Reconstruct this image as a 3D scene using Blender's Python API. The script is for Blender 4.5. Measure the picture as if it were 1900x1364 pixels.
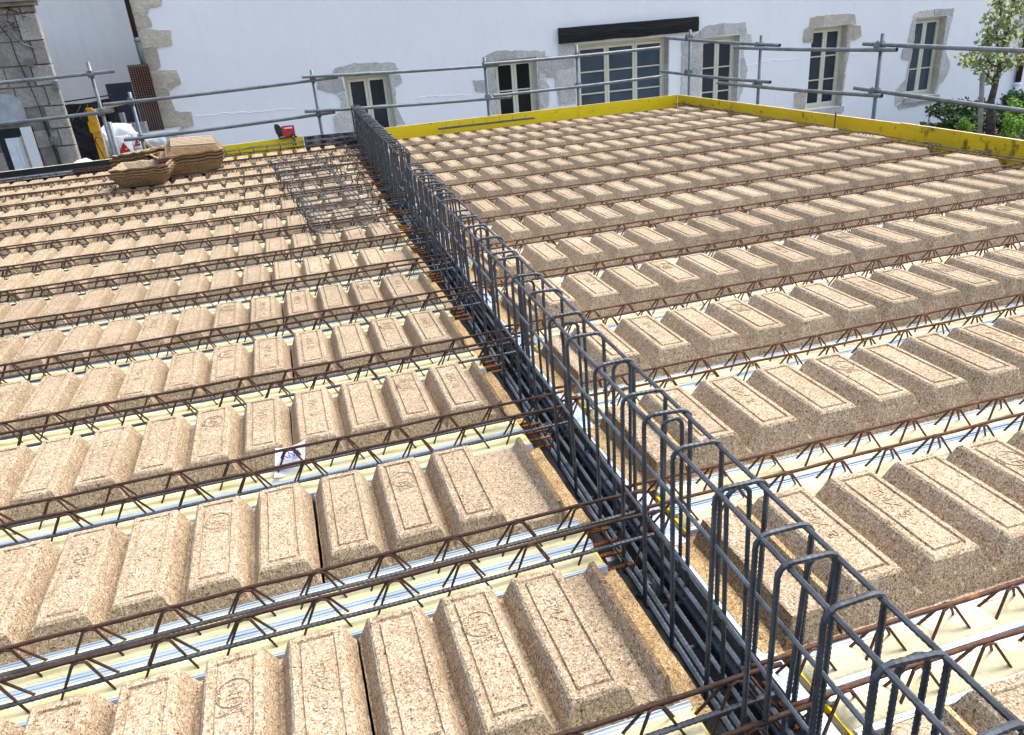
import bpy, bmesh, math, random
from mathutils import Vector, Matrix, noise

for o in list(bpy.data.objects):
    bpy.data.objects.remove(o)
sc = bpy.context.scene
COL = sc.collection
RNG = random.Random(7)

# ------------------------------------------------------------------ camera, sky, sun, exposure
YAW, PITCH, ROLL = 0.266473, 0.425092, -0.083086
CAM = Vector((0.805167, -1.617235, 1.392694))
FPX = 1403.51
_f = Vector((math.cos(PITCH) * math.sin(YAW), math.cos(PITCH) * math.cos(YAW), -math.sin(PITCH)))
_r0 = Vector((math.cos(YAW), -math.sin(YAW), 0))
_u0 = _r0.cross(_f)
_r = math.cos(ROLL) * _r0 + math.sin(ROLL) * _u0
_u = -math.sin(ROLL) * _r0 + math.cos(ROLL) * _u0
cd = bpy.data.cameras.new('camera')
cam = bpy.data.objects.new('camera', cd)
COL.objects.link(cam)
cam.matrix_world = Matrix(((_r.x, _u.x, -_f.x, CAM.x), (_r.y, _u.y, -_f.y, CAM.y), (_r.z, _u.z, -_f.z, CAM.z), (0, 0, 0, 1)))
cd.sensor_width = 36
cd.lens = 36 * FPX / 1900
cd.clip_start = 0.05
cd.clip_end = 400
sc.camera = cam

SUN_EL, SUN_AZ = math.radians(60), math.radians(72)      # azimuth clockwise from +Y: light comes from the right
world = bpy.data.worlds.new('World')
sc.world = world
world.use_nodes = True
wn = world.node_tree.nodes
wn.clear()
sky = wn.new('ShaderNodeTexSky')
sky.sky_type = 'NISHITA'
sky.sun_disc = False
sky.sun_elevation = SUN_EL
sky.sun_rotation = SUN_AZ
sky.air_density = 1.2
sky.dust_density = 4.0
sky.ozone_density = 1.0
bg = wn.new('ShaderNodeBackground')
bg.inputs['Strength'].default_value = 0.15
wo = wn.new('ShaderNodeOutputWorld')
world.node_tree.links.new(sky.outputs[0], bg.inputs[0])
world.node_tree.links.new(bg.outputs[0], wo.inputs[0])
sd = bpy.data.lights.new('sun', 'SUN')
sd.energy = 1.6
sd.angle = math.radians(22)
sd.color = (1.0, 0.95, 0.87)
sun = bpy.data.objects.new('sun', sd)
COL.objects.link(sun)
sdir = Vector((math.sin(SUN_AZ) * math.cos(SUN_EL), math.cos(SUN_AZ) * math.cos(SUN_EL), math.sin(SUN_EL)))
sun.rotation_euler = (-sdir).to_track_quat('-Z', 'Y').to_euler()
sc.view_settings.view_transform = 'Standard'
sc.view_settings.look = 'None'
sc.view_settings.exposure = 1.2
sc.view_settings.gamma = 1.0
sc.view_settings.use_curve_mapping = False
sc.cycles.max_bounces = 6


# ------------------------------------------------------------------ helpers
def at(px, py, Y):
    """the place on the vertical plane y = Y that a sight line of the survey photograph meets"""
    d = _r * ((px - 950) / FPX) + _u * (-(py - 682) / FPX) + _f
    return CAM + d * ((Y - CAM.y) / d.y)


class MB:
    def __init__(s):
        s.v, s.f, s.m = [], [], []

    def add(s, vs, fs, mi=0):
        b = len(s.v)
        s.v.extend(tuple(v) for v in vs)
        for q in fs:
            s.f.append(tuple(b + i for i in q))
            s.m.append(mi)
        return s

    def box(s, c, d, rot=None, mi=0, off=None):
        x, y, z = d[0] / 2, d[1] / 2, d[2] / 2
        vs = [Vector(p) for p in ((-x, -y, -z), (x, -y, -z), (x, y, -z), (-x, y, -z), (-x, -y, z), (x, -y, z), (x, y, z), (-x, y, z))]
        if rot is not None:
            vs = [rot @ v for v in vs]
        return s.add([v + Vector(c) for v in vs], [(3, 2, 1, 0), (4, 5, 6, 7), (0, 1, 5, 4), (1, 2, 6, 5), (2, 3, 7, 6), (3, 0, 4, 7)], mi)

    def box2(s, a, b, mi=0):
        return s.box([(a[i] + b[i]) / 2 for i in range(3)], [abs(b[i] - a[i]) for i in range(3)], None, mi)

    def tube(s, pts, r, n=6, closed=False, mi=0, radii=None, cap=True):
        P = [Vector(p) for p in pts]
        k = len(P)
        if k < 2:
            return s
        T = []
        for i in range(k):
            a = P[i - 1] if (i > 0 or closed) else P[i]
            c = P[(i + 1) % k] if (i < k - 1 or closed) else P[i]
            t = c - a
            T.append(t.normalized() if t.length > 1e-9 else Vector((0, 0, 1)))
        ref = Vector((0, 0, 1)) if abs(T[0].z) < 0.8 else Vector((1, 0, 0))
        nrm = (ref - T[0] * ref.dot(T[0])).normalized()
        vs = []
        for i in range(k):
            nn = nrm - T[i] * nrm.dot(T[i])
            nrm = nn.normalized() if nn.length > 1e-6 else nrm
            bi = T[i].cross(nrm)
            rr = radii[i] if radii else r
            for j in range(n):
                a = 2 * math.pi * j / n
                vs.append(P[i] + nrm * (rr * math.cos(a)) + bi * (rr * math.sin(a)))
        fs = []
        for i in range(k if closed else k - 1):
            for j in range(n):
                a, b = i * n + j, i * n + (j + 1) % n
                c, d = ((i + 1) % k) * n + (j + 1) % n, ((i + 1) % k) * n + j
                fs.append((a, b, c, d))
        if cap and not closed:
            fs.append(tuple(range(n - 1, -1, -1)))
            fs.append(tuple((k - 1) * n + j for j in range(n)))
        return s.add(vs, fs, mi)

    def prism(s, poly, y0, y1, mi=0):
        """poly: (x, z) outline, extruded from y0 (front) to y1 (back)"""
        n = len(poly)
        ar = sum(poly[i][0] * poly[(i + 1) % n][1] - poly[(i + 1) % n][0] * poly[i][1] for i in range(n))
        if ar < 0:
            poly = poly[::-1]
        vs = [(x, y0, z) for x, z in poly] + [(x, y1, z) for x, z in poly]
        fs = [tuple(range(n)), tuple(range(2 * n - 1, n - 1, -1))]
        fs += [(i, i + n, (i + 1) % n + n, (i + 1) % n) for i in range(n)]
        return s.add(vs, fs, mi)

    def mesh(s, name, mats, smooth=False):
        me = bpy.data.meshes.new(name)
        me.from_pydata(s.v, [], s.f)
        for m in (mats if isinstance(mats, (list, tuple)) else [mats]):
            me.materials.append(m)
        if isinstance(mats, (list, tuple)) and len(mats) > 1:
            me.polygons.foreach_set('material_index', s.m)
        if smooth:
            me.polygons.foreach_set('use_smooth', [True] * len(me.polygons))
        me.update()
        return me

    def build(s, name, mats, parent=None, smooth=False, loc=None):
        return put(name, s.mesh(name, mats, smooth), parent, loc)


def put(name, me, parent=None, loc=None, rz=0.0):
    o = bpy.data.objects.new(name, me)
    COL.objects.link(o)
    if parent is not None:
        o.parent = parent
    if loc is not None:
        o.location = loc
    if rz:
        o.rotation_euler = (0, 0, rz)
    return o


def tag(o, label, cat, group=None):
    o['label'] = label
    o['category'] = cat
    if group:
        o['group'] = group
    return o


def empty(name, loc, label, cat, group=None, rz=0.0):
    o = put(name, None, None, loc, rz)
    o.empty_display_size = 0.1
    return tag(o, label, cat, group)


def struct(o):
    o['kind'] = 'structure'
    return o


ORD = ['zeroth', 'first', 'second', 'third', 'fourth', 'fifth', 'sixth', 'seventh', 'eighth', 'ninth', 'tenth', 'eleventh', 'twelfth',
       'thirteenth', 'fourteenth', 'fifteenth', 'sixteenth', 'seventeenth', 'eighteenth', 'nineteenth', 'twentieth']


# ------------------------------------------------------------------ materials
class NT:
    def __init__(s, name):
        s.mat = bpy.data.materials.new(name)
        s.mat.use_nodes = True
        s.t = s.mat.node_tree
        s.bsdf = s.t.nodes['Principled BSDF']
        s.tc = s.t.nodes.new('ShaderNodeTexCoord')
        s.oi = s.t.nodes.new('ShaderNodeObjectInfo')
        s._vec = None

    def n(s, typ, **kw):
        nd = s.t.nodes.new(typ)
        for k, v in kw.items():
            setattr(nd, k, v)
        return nd

    def l(s, a, b):
        s.t.links.new(a, b)

    def vec(s, spread=37.0):
        if s._vec is None:
            m = s.n('ShaderNodeMath', operation='MULTIPLY')
            m.inputs[1].default_value = spread
            s.l(s.oi.outputs['Random'], m.inputs[0])
            a = s.n('ShaderNodeVectorMath', operation='ADD')
            s.l(s.tc.outputs['Object'], a.inputs[0])
            s.l(m.outputs[0], a.inputs[1])
            s._vec = a.outputs[0]
        return s._vec

    def mapping(s, v, scale, rot=(0, 0, 0)):
        m = s.n('ShaderNodeMapping')
        m.inputs['Scale'].default_value = scale
        m.inputs['Rotation'].default_value = rot
        s.l(v, m.inputs['Vector'])
        return m.outputs[0]

    def noise(s, v, scale, detail=3, rough=0.6, dist=0.0):
        nd = s.n('ShaderNodeTexNoise')
        nd.inputs['Scale'].default_value = scale
        nd.inputs['Detail'].default_value = detail
        nd.inputs['Roughness'].default_value = rough
        nd.inputs['Distortion'].default_value = dist
        s.l(v, nd.inputs['Vector'])
        return nd

    def ramp(s, fac, stops):
        r = s.n('ShaderNodeValToRGB')
        el = r.color_ramp.elements
        while len(el) > 1:
            el.remove(el[-1])
        el[0].position = stops[0][0]
        el[0].color = (*stops[0][1], 1)
        for p, c in stops[1:]:
            e = el.new(p)
            e.color = (*c, 1)
        s.l(fac, r.inputs[0])
        return r.outputs[0]

    def mix(s, fac, a, b, typ='MIX'):
        m = s.n('ShaderNodeMix', data_type='RGBA', blend_type=typ)
        if hasattr(fac, 'is_output'):
            s.l(fac, m.inputs[0])
        else:
            m.inputs[0].default_value = fac
        for x, i in ((a, 6), (b, 7)):
            if hasattr(x, 'is_output'):
                s.l(x, m.inputs[i])
            else:
                m.inputs[i].default_value = (*x, 1)
        return m.outputs[2]

    def bump(s, h, strength, dist, prev=None):
        b = s.n('ShaderNodeBump')
        b.inputs['Strength'].default_value = strength
        b.inputs['Distance'].default_value = dist
        s.l(h, b.inputs['Height'])
        if prev is not None:
            s.l(prev, b.inputs['Normal'])
        return b.outputs[0]

    def done(s, color, rough=0.8, metal=0.0, normal=None, spec=0.3):
        if hasattr(color, 'is_output'):
            s.l(color, s.bsdf.inputs['Base Color'])
        else:
            s.bsdf.inputs['Base Color'].default_value = (*color, 1)
        if hasattr(rough, 'is_output'):
            s.l(rough, s.bsdf.inputs['Roughness'])
        else:
            s.bsdf.inputs['Roughness'].default_value = rough
        s.bsdf.inputs['Metallic'].default_value = metal
        s.bsdf.inputs['Specular IOR Level'].default_value = spec
        if normal is not None:
            s.l(normal, s.bsdf.inputs['Normal'])
        return s.mat


def mat_fibre(name, tint=(1, 1, 1)):
    t = NT(name)
    v = t.vec()
    w = t.noise(v, 26, 2)
    wv = t.n('ShaderNodeVectorMath', operation='MULTIPLY_ADD')
    t.l(w.outputs['Color'], wv.inputs[0])
    wv.inputs[1].default_value = (0.03, 0.03, 0.03)
    t.l(v, wv.inputs[2])
    cells = []
    for sca, rot in (((480, 120, 300), (0, 0, 0.6)), ((130, 500, 300), (0, 0, 0.3)), ((330, 330, 110), (0.5, 0.3, 0))):
        vo = t.n('ShaderNodeTexVoronoi')
        vo.inputs['Scale'].default_value = 1.0
        t.l(t.mapping(wv.outputs[0], sca, rot), vo.inputs['Vector'])
        cells.append(vo)
    sep = []
    for vo in cells:
        bw = t.n('ShaderNodeSeparateColor')
        t.l(vo.outputs['Color'], bw.inputs[0])
        sep.append(bw.outputs[0])
    a = t.n('ShaderNodeMath', operation='MAXIMUM')
    t.l(sep[0], a.inputs[0])
    t.l(sep[1], a.inputs[1])
    b = t.n('ShaderNodeMath', operation='MULTIPLY_ADD')
    t.l(sep[2], b.inputs[0])
    b.inputs[1].default_value = 0.5
    t.l(a.outputs[0], b.inputs[2])
    h = t.n('ShaderNodeMath', operation='MULTIPLY')
    t.l(b.outputs[0], h.inputs[0])
    h.inputs[1].default_value = 0.667
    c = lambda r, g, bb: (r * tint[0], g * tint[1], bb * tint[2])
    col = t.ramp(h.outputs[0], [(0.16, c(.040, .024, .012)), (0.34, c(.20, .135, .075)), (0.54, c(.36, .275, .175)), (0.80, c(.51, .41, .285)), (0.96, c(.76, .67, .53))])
    big = t.noise(v, 5, 4)
    col = t.mix(0.8, col, t.ramp(big.outputs['Fac'], [(0.3, (0.82, 0.79, 0.77)), (0.7, (1.08, 1.07, 1.07))]), 'MULTIPLY')
    spk = t.noise(v, 70, 1)
    col = t.mix(t.ramp(spk.outputs['Fac'], [(0.70, (0, 0, 0)), (0.76, (0.75, 0.75, 0.75))]), col, c(.085, .045, .022))
    br = t.n('ShaderNodeMapRange')
    t.l(t.oi.outputs['Random'], br.inputs[0])
    br.inputs[3].default_value = 0.88
    br.inputs[4].default_value = 1.08
    col = t.mix(1.0, col, br.outputs[0], 'MULTIPLY')
    nb = t.bump(h.outputs[0], 0.6, 0.004)
    nb = t.bump(t.noise(v, 60, 3).outputs['Fac'], 0.25, 0.004, nb)
    return t.done(col, 0.95, 0, nb, 0.15)


def mat_noise(name, c0, c1, scale=20, rough=0.8, metal=0.0, bump=0.2, bscale=None, bdist=0.01, detail=4, spec=0.3, lo=0.35, hi=0.65, spread=37.0, stretch=None):
    t = NT(name)
    v = t.vec(spread)
    if stretch:
        v = t.mapping(v, stretch)
    nz = t.noise(v, scale, detail)
    col = t.ramp(nz.outputs['Fac'], [(lo, c0), (hi, c1)])
    nb = None
    if bump:
        nb = t.bump(t.noise(v, bscale or scale * 3, 4).outputs['Fac'], bump, bdist)
    return t.done(col, rough, metal, nb, spec)


def mat_rust(name, dark, mid, bright, amt=0.62):
    t = NT(name)
    v = t.vec()
    n1 = t.noise(v, 9, 4, 0.7)
    n2 = t.noise(v, 90, 3)
    col = t.ramp(n2.outputs['Fac'], [(0.3, dark), (0.7, mid)])
    col = t.mix(t.ramp(n1.outputs['Fac'], [(amt, (0, 0, 0)), (amt + .1, (1, 1, 1))]), col, bright)
    return t.done(col, 0.75, 0.15, t.bump(n2.outputs['Fac'], 0.4, 0.003), 0.35)


def mat_wall(name, a, b, c):
    t = NT(name)
    v = t.vec(0.0)
    n1 = t.noise(v, 0.7, 5, 0.65)
    n2 = t.noise(t.mapping(v, (1.2, 1, 0.35)), 2.3, 5, 0.7)
    n3 = t.noise(v, 34, 4, 0.6)
    n4 = t.noise(v, 3.2, 5, 0.62, 0.6)
    col = t.ramp(n1.outputs['Fac'], [(0.3, a), (0.7, b)])
    col = t.mix(t.ramp(n2.outputs['Fac'], [(0.52, (0, 0, 0)), (0.8, (0.6, 0.6, 0.6))]), col, c)
    nb = t.bump(n4.outputs['Fac'], 0.16, 0.06)
    nb = t.bump(n3.outputs['Fac'], 0.12, 0.008, nb)
    return t.done(col, 0.92, 0, nb, 0.2)


def mat_stone(name, a, b, c):
    t = NT(name)
    v = t.vec()
    n1 = t.noise(v, 2.6, 5, 0.7)
    n2 = t.noise(v, 19, 5, 0.7, 0.8)
    col = t.ramp(n1.outputs['Fac'], [(0.28, a), (0.5, b), (0.72, c)])
    col = t.mix(0.7, col, t.ramp(n2.outputs['Fac'], [(0.3, (0.62, 0.6, 0.58)), (0.65, (1.1, 1.1, 1.1))]), 'MULTIPLY')
    br = t.n('ShaderNodeMapRange')
    t.l(t.oi.outputs['Random'], br.inputs[0])
    br.inputs[3].default_value = 0.82
    br.inputs[4].default_value = 1.1
    col = t.mix(1.0, col, br.outputs[0], 'MULTIPLY')
    nb = t.bump(n2.outputs['Fac'], 0.7, 0.05)
    return t.done(col, 0.93, 0, nb, 0.2)


def mat_board(name, base, dark, stain=None, amt=0.6):
    t = NT(name)
    v = t.vec()
    g = t.noise(t.mapping(v, (1.2, 14, 22)), 5, 4, 0.6)
    col = t.ramp(g.outputs['Fac'], [(0.28, dark), (0.5, base)])
    kn = t.n('ShaderNodeTexVoronoi')
    kn.inputs['Scale'].default_value = 1.0
    t.l(t.mapping(v, (3.1, 3.1, 7)), kn.inputs['Vector'])
    col = t.mix(t.ramp(kn.outputs['Distance'], [(0.05, (0.85, 0.85, 0.85)), (0.11, (0, 0, 0))]), col, (.10, .055, .01))
    if stain:
        n1 = t.noise(t.mapping(v, (4.6, 4.6, 3.0)), 1.5, 4, 0.7)
        col = t.mix(t.ramp(n1.outputs['Fac'], [(amt, (0, 0, 0)), (amt + .1, (0.8, 0.8, 0.8))]), col, stain)
    return t.done(col, 0.55, 0, t.bump(g.outputs['Fac'], 0.15, 0.01), 0.35)


M = {}
M['fibre'] = mat_fibre('wood_fibre')
M['fibre_raw'] = mat_fibre('wood_fibre_raw_edge', (1.10, 0.98, 0.74))
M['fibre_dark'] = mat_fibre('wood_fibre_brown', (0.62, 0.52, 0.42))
M['foam'] = mat_noise('yellow_foam', (.78, .68, .34), (.88, .79, .48), 9, 0.75, 0, 0.35, 26, 0.02, spec=0.25)
M['foam_pale'] = mat_noise('pale_foam', (.66, .58, .34), (.76, .69, .46), 8, 0.7, 0, 0.4, 22, 0.02, spec=0.25)
M['zinc_strip'] = mat_noise('zinc_strip', (.40, .49, .58), (.58, .67, .76), 14, 0.42, 0.35, 0.1, 40, 0.004, stretch=(0.25, 1, 1))
M['rust'] = mat_rust('brown_rusty_steel', (.030, .016, .011), (.075, .036, .022), (.16, .062, .022))
M['rust_orange'] = mat_rust('orange_rusty_steel', (.058, .026, .016), (.14, .060, .030), (.27, .10, .028), 0.60)
M['anchor'] = mat_rust('anchor_rust', (.10, .032, .012), (.20, .07, .022), (.32, .12, .03), 0.5)
M['rebar'] = mat_noise('dark_rebar_steel', (.034, .039, .047), (.080, .090, .106), 16, 0.5, 0.25, 0.25, 120, 0.003, spec=0.5)
M['rebar_blue'] = mat_noise('blue_grey_rebar', (.040, .050, .064), (.10, .125, .155), 14, 0.48, 0.25, 0.25, 120, 0.003, spec=0.5)
M['rust_blue'] = mat_rust('blue_grey_rebar_with_rust', (.035, .042, .052), (.085, .10, .12), (.20, .085, .028), .56)
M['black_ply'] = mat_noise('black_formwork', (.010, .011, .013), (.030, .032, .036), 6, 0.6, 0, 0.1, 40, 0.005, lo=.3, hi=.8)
M['mottled'] = mat_noise('mottled_black_board', (.018, .02, .024), (.34, .29, .29), 9, 0.7, 0, 0.2, 40, 0.01, lo=.42, hi=.74)
M['batten'] = mat_noise('grey_batten', (.20, .18, .16), (.38, .35, .31), 8, 0.7, 0, 0.2, 40, 0.005, stretch=(4, .3, 4))
M['yellow'] = mat_board('yellow_formwork', (.90, .64, .006), (.74, .49, .005))
M['yellow_dark'] = mat_board('yellow_formwork_weathered', (.74, .50, .006), (.58, .37, .005), (.085, .062, .012), 0.60)
M['ply_edge'] = mat_noise('pale_wood_edge', (.55, .47, .28), (.72, .64, .42), 12, 0.8, 0, 0.1)
M['wall'] = mat_wall('white_lime_render', (.86, .87, .87), (.91, .915, .92), (.80, .82, .83))
M['wall_old'] = mat_wall('older_white_render', (.74, .75, .74), (.82, .83, .82), (.60, .61, .60))
M['lime_stone'] = mat_stone('dressed_limestone', (.50, .43, .32), (.64, .57, .46), (.74, .70, .63))
M['grey_stone'] = mat_stone('pale_grey_stone', (.54, .51, .46), (.66, .64, .60), (.76, .75, .72))
M['old_stone'] = mat_stone('old_weathered_stone', (.31, .275, .23), (.42, .385, .34), (.52, .48, .43))
M['joint'] = mat_noise('mortar_joint', (.20, .18, .15), (.30, .27, .23), 9, 0.95)
M['frame'] = mat_noise('cream_window_paint', (.66, .62, .47), (.74, .71, .57), 4, 0.5, 0, 0.05)
M['lintel'] = mat_noise('charred_timber', (.006, .006, .007), (.030, .028, .027), 7, 0.75, 0, 0.9, 12, 0.06, stretch=(.35, 3, 3), lo=.3, hi=.8)
M['pipe'] = mat_noise('galvanised_tube', (.115, .14, .155), (.20, .235, .26), 7, 0.5, 0.3, 0.1, 60, 0.003, spec=0.5)
M['coupler'] = mat_noise('coupler_steel', (.10, .115, .125), (.22, .24, .26), 20, 0.5, 0.3, 0.3, 60, 0.004, spec=0.5)
M['brown_pipe'] = mat_noise('brown_downpipe', (.028, .016, .014), (.05, .03, .026), 6, 0.5, 0.1, 0.05)
M['white'] = mat_noise('white_plastic', (.66, .69, .73), (.82, .84, .86), 8, 0.55, 0, 0.3, 20, 0.03)
M['paper'] = mat_noise('white_paper', (.78, .79, .80), (.84, .85, .86), 5, 0.7, 0, 0.02)
M['blue_ink'] = mat_noise('blue_ink', (.02, .08, .55), (.03, .1, .65), 5, 0.6, 0, 0)
M['red_ink'] = mat_noise('red_print', (.42, .018, .022), (.50, .03, .03), 5, 0.6, 0, 0)
M['black_ink'] = mat_noise('black_print', (.012, .013, .02), (.022, .024, .03), 5, 0.6, 0, 0)
M['red_tool'] = mat_noise('red_tool_shell', (.42, .022, .03), (.52, .05, .055), 18, 0.4, 0, 0.05)
M['black_rubber'] = mat_noise('black_rubber', (.016, .018, .022), (.035, .038, .045), 18, 0.6, 0, 0.1)
M['bright_steel'] = mat_noise('bright_steel', (.55, .57, .6), (.7, .72, .74), 18, 0.25, 0.9, 0)
M['tarp'] = mat_noise('black_tarp', (.010, .012, .017), (.028, .032, .042), 4, 0.5, 0, 0.8, 5, 0.12)
M['blue_panel'] = mat_noise('dark_blue_panel', (.028, .037, .055), (.040, .050, .072), 3, 0.5, 0, 0.05)
M['concrete'] = mat_noise('grey_concrete_block', (.24, .25, .26), (.38, .39, .40), 18, 0.95, 0, 0.4, 60, 0.01)
M['orange'] = mat_noise('orange_yellow_timber', (.50, .26, .012), (.62, .35, .02), 9, 0.55, 0, 0.1)
M['wood'] = mat_noise('raw_timber', (.36, .25, .13), (.56, .43, .25), 6, 0.8, 0, 0.2, 30, 0.01, stretch=(.4, 3, 3))
M['grey_wood'] = mat_noise('grey_timber', (.20, .18, .16), (.34, .31, .28), 6, 0.85, 0, 0.2)
M['wrap'] = mat_noise('grey_plastic_wrap', (.36, .39, .43), (.56, .60, .65), 5, 0.35, 0, 0.7, 7, 0.06)
M['bark'] = mat_noise('tree_bark', (.055, .046, .042), (.13, .11, .10), 10, 0.95, 0, 0.7, 30, 0.02)
M['render_grey'] = mat_noise('grey_patch_render', (.33, .36, .38), (.45, .48, .50), 6, 0.9, 0, 0.4, 12, 0.03)
M['ground'] = mat_noise('yard_gravel', (.17, .155, .135), (.30, .28, .25), 30, 0.95, 0, 0.5, 60, 0.03, spread=0)
M['light_block'] = mat_noise('light_block_dark', (.02, .02, .02), (.05, .045, .04), 8, 0.9, 0, 0)  # only for the sheet added beneath the deck to stop light


def mat_glass(name, base, refl):
    t = NT(name)
    v = t.vec()
    n1 = t.noise(v, 1.3, 3)
    col = t.ramp(n1.outputs['Fac'], [(0.35, base), (0.7, tuple(x * 1.5 for x in base))])
    return t.done(col, 0.14, 0, t.bump(t.noise(v, 2.5, 2).outputs['Fac'], 0.04, 0.05), refl)


M['glass'] = mat_glass('dark_window_glass', (.028, .037, .046), 0.22)
M['glass_blue'] = mat_glass('blue_grey_window_glass', (.050, .072, .092), 0.22)
M['glass_black'] = mat_glass('black_window_glass', (.012, .013, .014), 0.12)


def mat_leaf(name, a, b, c):
    t = NT(name)
    nz = t.noise(t.tc.outputs['Object'], 3.5, 3)
    n2 = t.noise(t.tc.outputs['Object'], 40, 1)
    col = t.ramp(nz.outputs['Fac'], [(0.3, a), (0.6, b)])
    col = t.mix(t.ramp(n2.outputs['Fac'], [(0.5, (0, 0, 0)), (0.65, (1, 1, 1))]), col, c)
    return t.done(col, 0.6, 0, None, 0.3)


M['leaf_tree'] = mat_leaf('spring_leaf', (.17, .23, .05), (.29, .33, .10), (.38, .38, .18))
M['leaf_dark'] = mat_leaf('dark_leaf', (.015, .042, .014), (.035, .085, .028), (.06, .12, .035))
M['leaf_lime'] = mat_leaf('lime_leaf', (.10, .22, .018), (.17, .33, .03), (.26, .42, .05))


# ------------------------------------------------------------------ setting: ground, buildings
GZ = -2.0
FY = 15.5
struct(MB().add([(-60, -40, GZ), (90, -40, GZ), (90, 80, GZ), (-60, 80, GZ)], [(0, 1, 2, 3)]).build('ground', M['ground']))


def wall_with_openings(x0, x1, z0, z1, y0, y1, holes):
    """a wall from y0 (front) to y1 (back) with rectangular openings, reveals included"""
    mb = MB()
    xs = sorted({x0, x1} | {h[0] for h in holes} | {h[1] for h in holes})
    zs = sorted({z0, z1} | {h[2] for h in holes} | {h[3] for h in holes})
    inside = lambda x, z: any(h[0] < x < h[1] and h[2] < z < h[3] for h in holes)
    for i in range(len(xs) - 1):
        for j in range(len(zs) - 1):
            if not inside((xs[i] + xs[i + 1]) / 2, (zs[j] + zs[j + 1]) / 2):
                a, b, c, d = xs[i], xs[i + 1], zs[j], zs[j + 1]
                mb.add([(a, y0, c), (b, y0, c), (b, y0, d), (a, y0, d)], [(0, 1, 2, 3)])
    mb.add([(x0, y0, z0), (x0, y1, z0), (x0, y1, z1), (x0, y0, z1)], [(3, 2, 1, 0)])
    mb.add([(x1, y0, z0), (x1, y1, z0), (x1, y1, z1), (x1, y0, z1)], [(0, 1, 2, 3)])
    for a, b, c, d in holes:
        mb.add([(a, y0, c), (a, y1, c), (a, y1, d), (a, y0, d)], [(0, 1, 2, 3)])
        mb.add([(b, y0, c), (b, y1, c), (b, y1, d), (b, y0, d)], [(3, 2, 1, 0)])
        mb.add([(a, y0, d), (b, y0, d), (b, y1, d), (a, y1, d)], [(3, 2, 1, 0)])
        mb.add([(a, y0, c), (b, y0, c), (b, y1, c), (a, y1, c)], [(0, 1, 2, 3)])
    return mb


house = empty('white_house', (5, FY, GZ), 'long white rendered house with limestone window surrounds and black timber lintel', 'house')
HB = Vector((5, FY, GZ))
WIN = [(2.38, 3.34, -1.16, 0.66), (5.64, 6.63, -1.16, 0.70), (7.60, 9.87, -1.30, 0.86), (10.74, 11.74, -1.16, 0.75),
       (13.75, 14.78, -1.16, 0.75), (16.79, 17.78, -1.16, 0.74)]


def hpart(mb, name, mats, parent=None, smooth=False):
    """build a mesh given in world coordinates as a part of the house"""
    mb.v = [(v[0] - HB.x, v[1] - HB.y, v[2] - HB.z) for v in mb.v]
    return mb.build(name, mats, parent or house, smooth)


hpart(wall_with_openings(-1.31, 27, GZ, 7.5, FY, FY + 0.5, WIN), 'wall', M['wall'])
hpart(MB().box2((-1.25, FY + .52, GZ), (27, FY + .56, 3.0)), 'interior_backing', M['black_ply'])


SEEN = []


def stone_part(poly, name='surround_stone', mat='lime_stone', proud=0.012, Y=FY, sx=1 / 2.966, ox=0, oy=0, parent=None, fn=None):
    """an irregular dressed stone set in the wall face; outline given as survey points"""
    pts = []
    for x, y in poly:
        p = at(ox + x * sx, oy + y * sx, Y)
        pts.append(Vector((p.x, p.z)))
    proud = proud + .0006 * (len(SEEN) % 17)
    SEEN.append(1)
    # roughen the outline
    rnd = random.Random(hash((round(pts[0].x, 2), round(pts[0].y, 2))) & 0xffff)
    out = []
    for i in range(len(pts)):
        a, b = pts[i], pts[(i + 1) % len(pts)]
        k = max(1, int((b - a).length / 0.09))
        for j in range(k):
            q = a.lerp(b, j / k)
            if j or 1:
                q = q + Vector((rnd.uniform(-.012, .012), rnd.uniform(-.012, .012)))
            out.append((q.x, q.y))
    mb = MB().prism(out, Y - proud, Y + 0.02)
    return (fn or hpart)(mb, name, M[mat])


S1 = dict(ox=0, oy=0)
Z7 = dict(sx=1 / 2.8, ox=600, oy=80)
Z6 = dict(sx=1 / 3.22, ox=1000, oy=0)
R3 = dict(ox=1260, oy=0)
# quoins of the left corner
for q in ([(712, -60), (895, -60), (890, 35), (820, 45), (815, 75), (728, 70)],
          [(729, 74), (813, 79), (842, 152), (748, 158)],
          [(752, 162), (940, 164), (950, 245), (868, 262), (777, 265)],
          [(780, 269), (862, 267), (886, 362), (860, 385), (820, 386)],
          [(824, 390), (975, 388), (1000, 462), (930, 498), (852, 486)],
          [(856, 490), (932, 503), (966, 603), (886, 608)],
          [(888, 613), (1055, 615), (1067, 694), (920, 716)],
          [(922, 720), (972, 716), (990, 800), (945, 830)]):
    stone_part(q, 'quoin_stone', 'lime_stone', 0.02, **S1)
# first window from the left corner
for q in ([(48, 150), (60, 130), (160, 106), (250, 103), (250, 140), (100, 164), (50, 168)], [(254, 102), (372, 102), (390, 136), (340, 142), (254, 141)],
          [(-30, 190), (96, 176), (112, 250), (68, 262), (-30, 240)], [(72, 266), (113, 254), (130, 352), (86, 352), (96, 300)],
          [(52, 384), (88, 356), (131, 356), (152, 450), (60, 460)],
          [(346, 160), (398, 166), (410, 202), (372, 226), (352, 222)], [(353, 226), (372, 230), (382, 330), (368, 330)], [(369, 334), (384, 336), (424, 418), (384, 424)]):
    stone_part(q, 'surround_stone', 'grey_stone', 0.012, **Z7)
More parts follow.
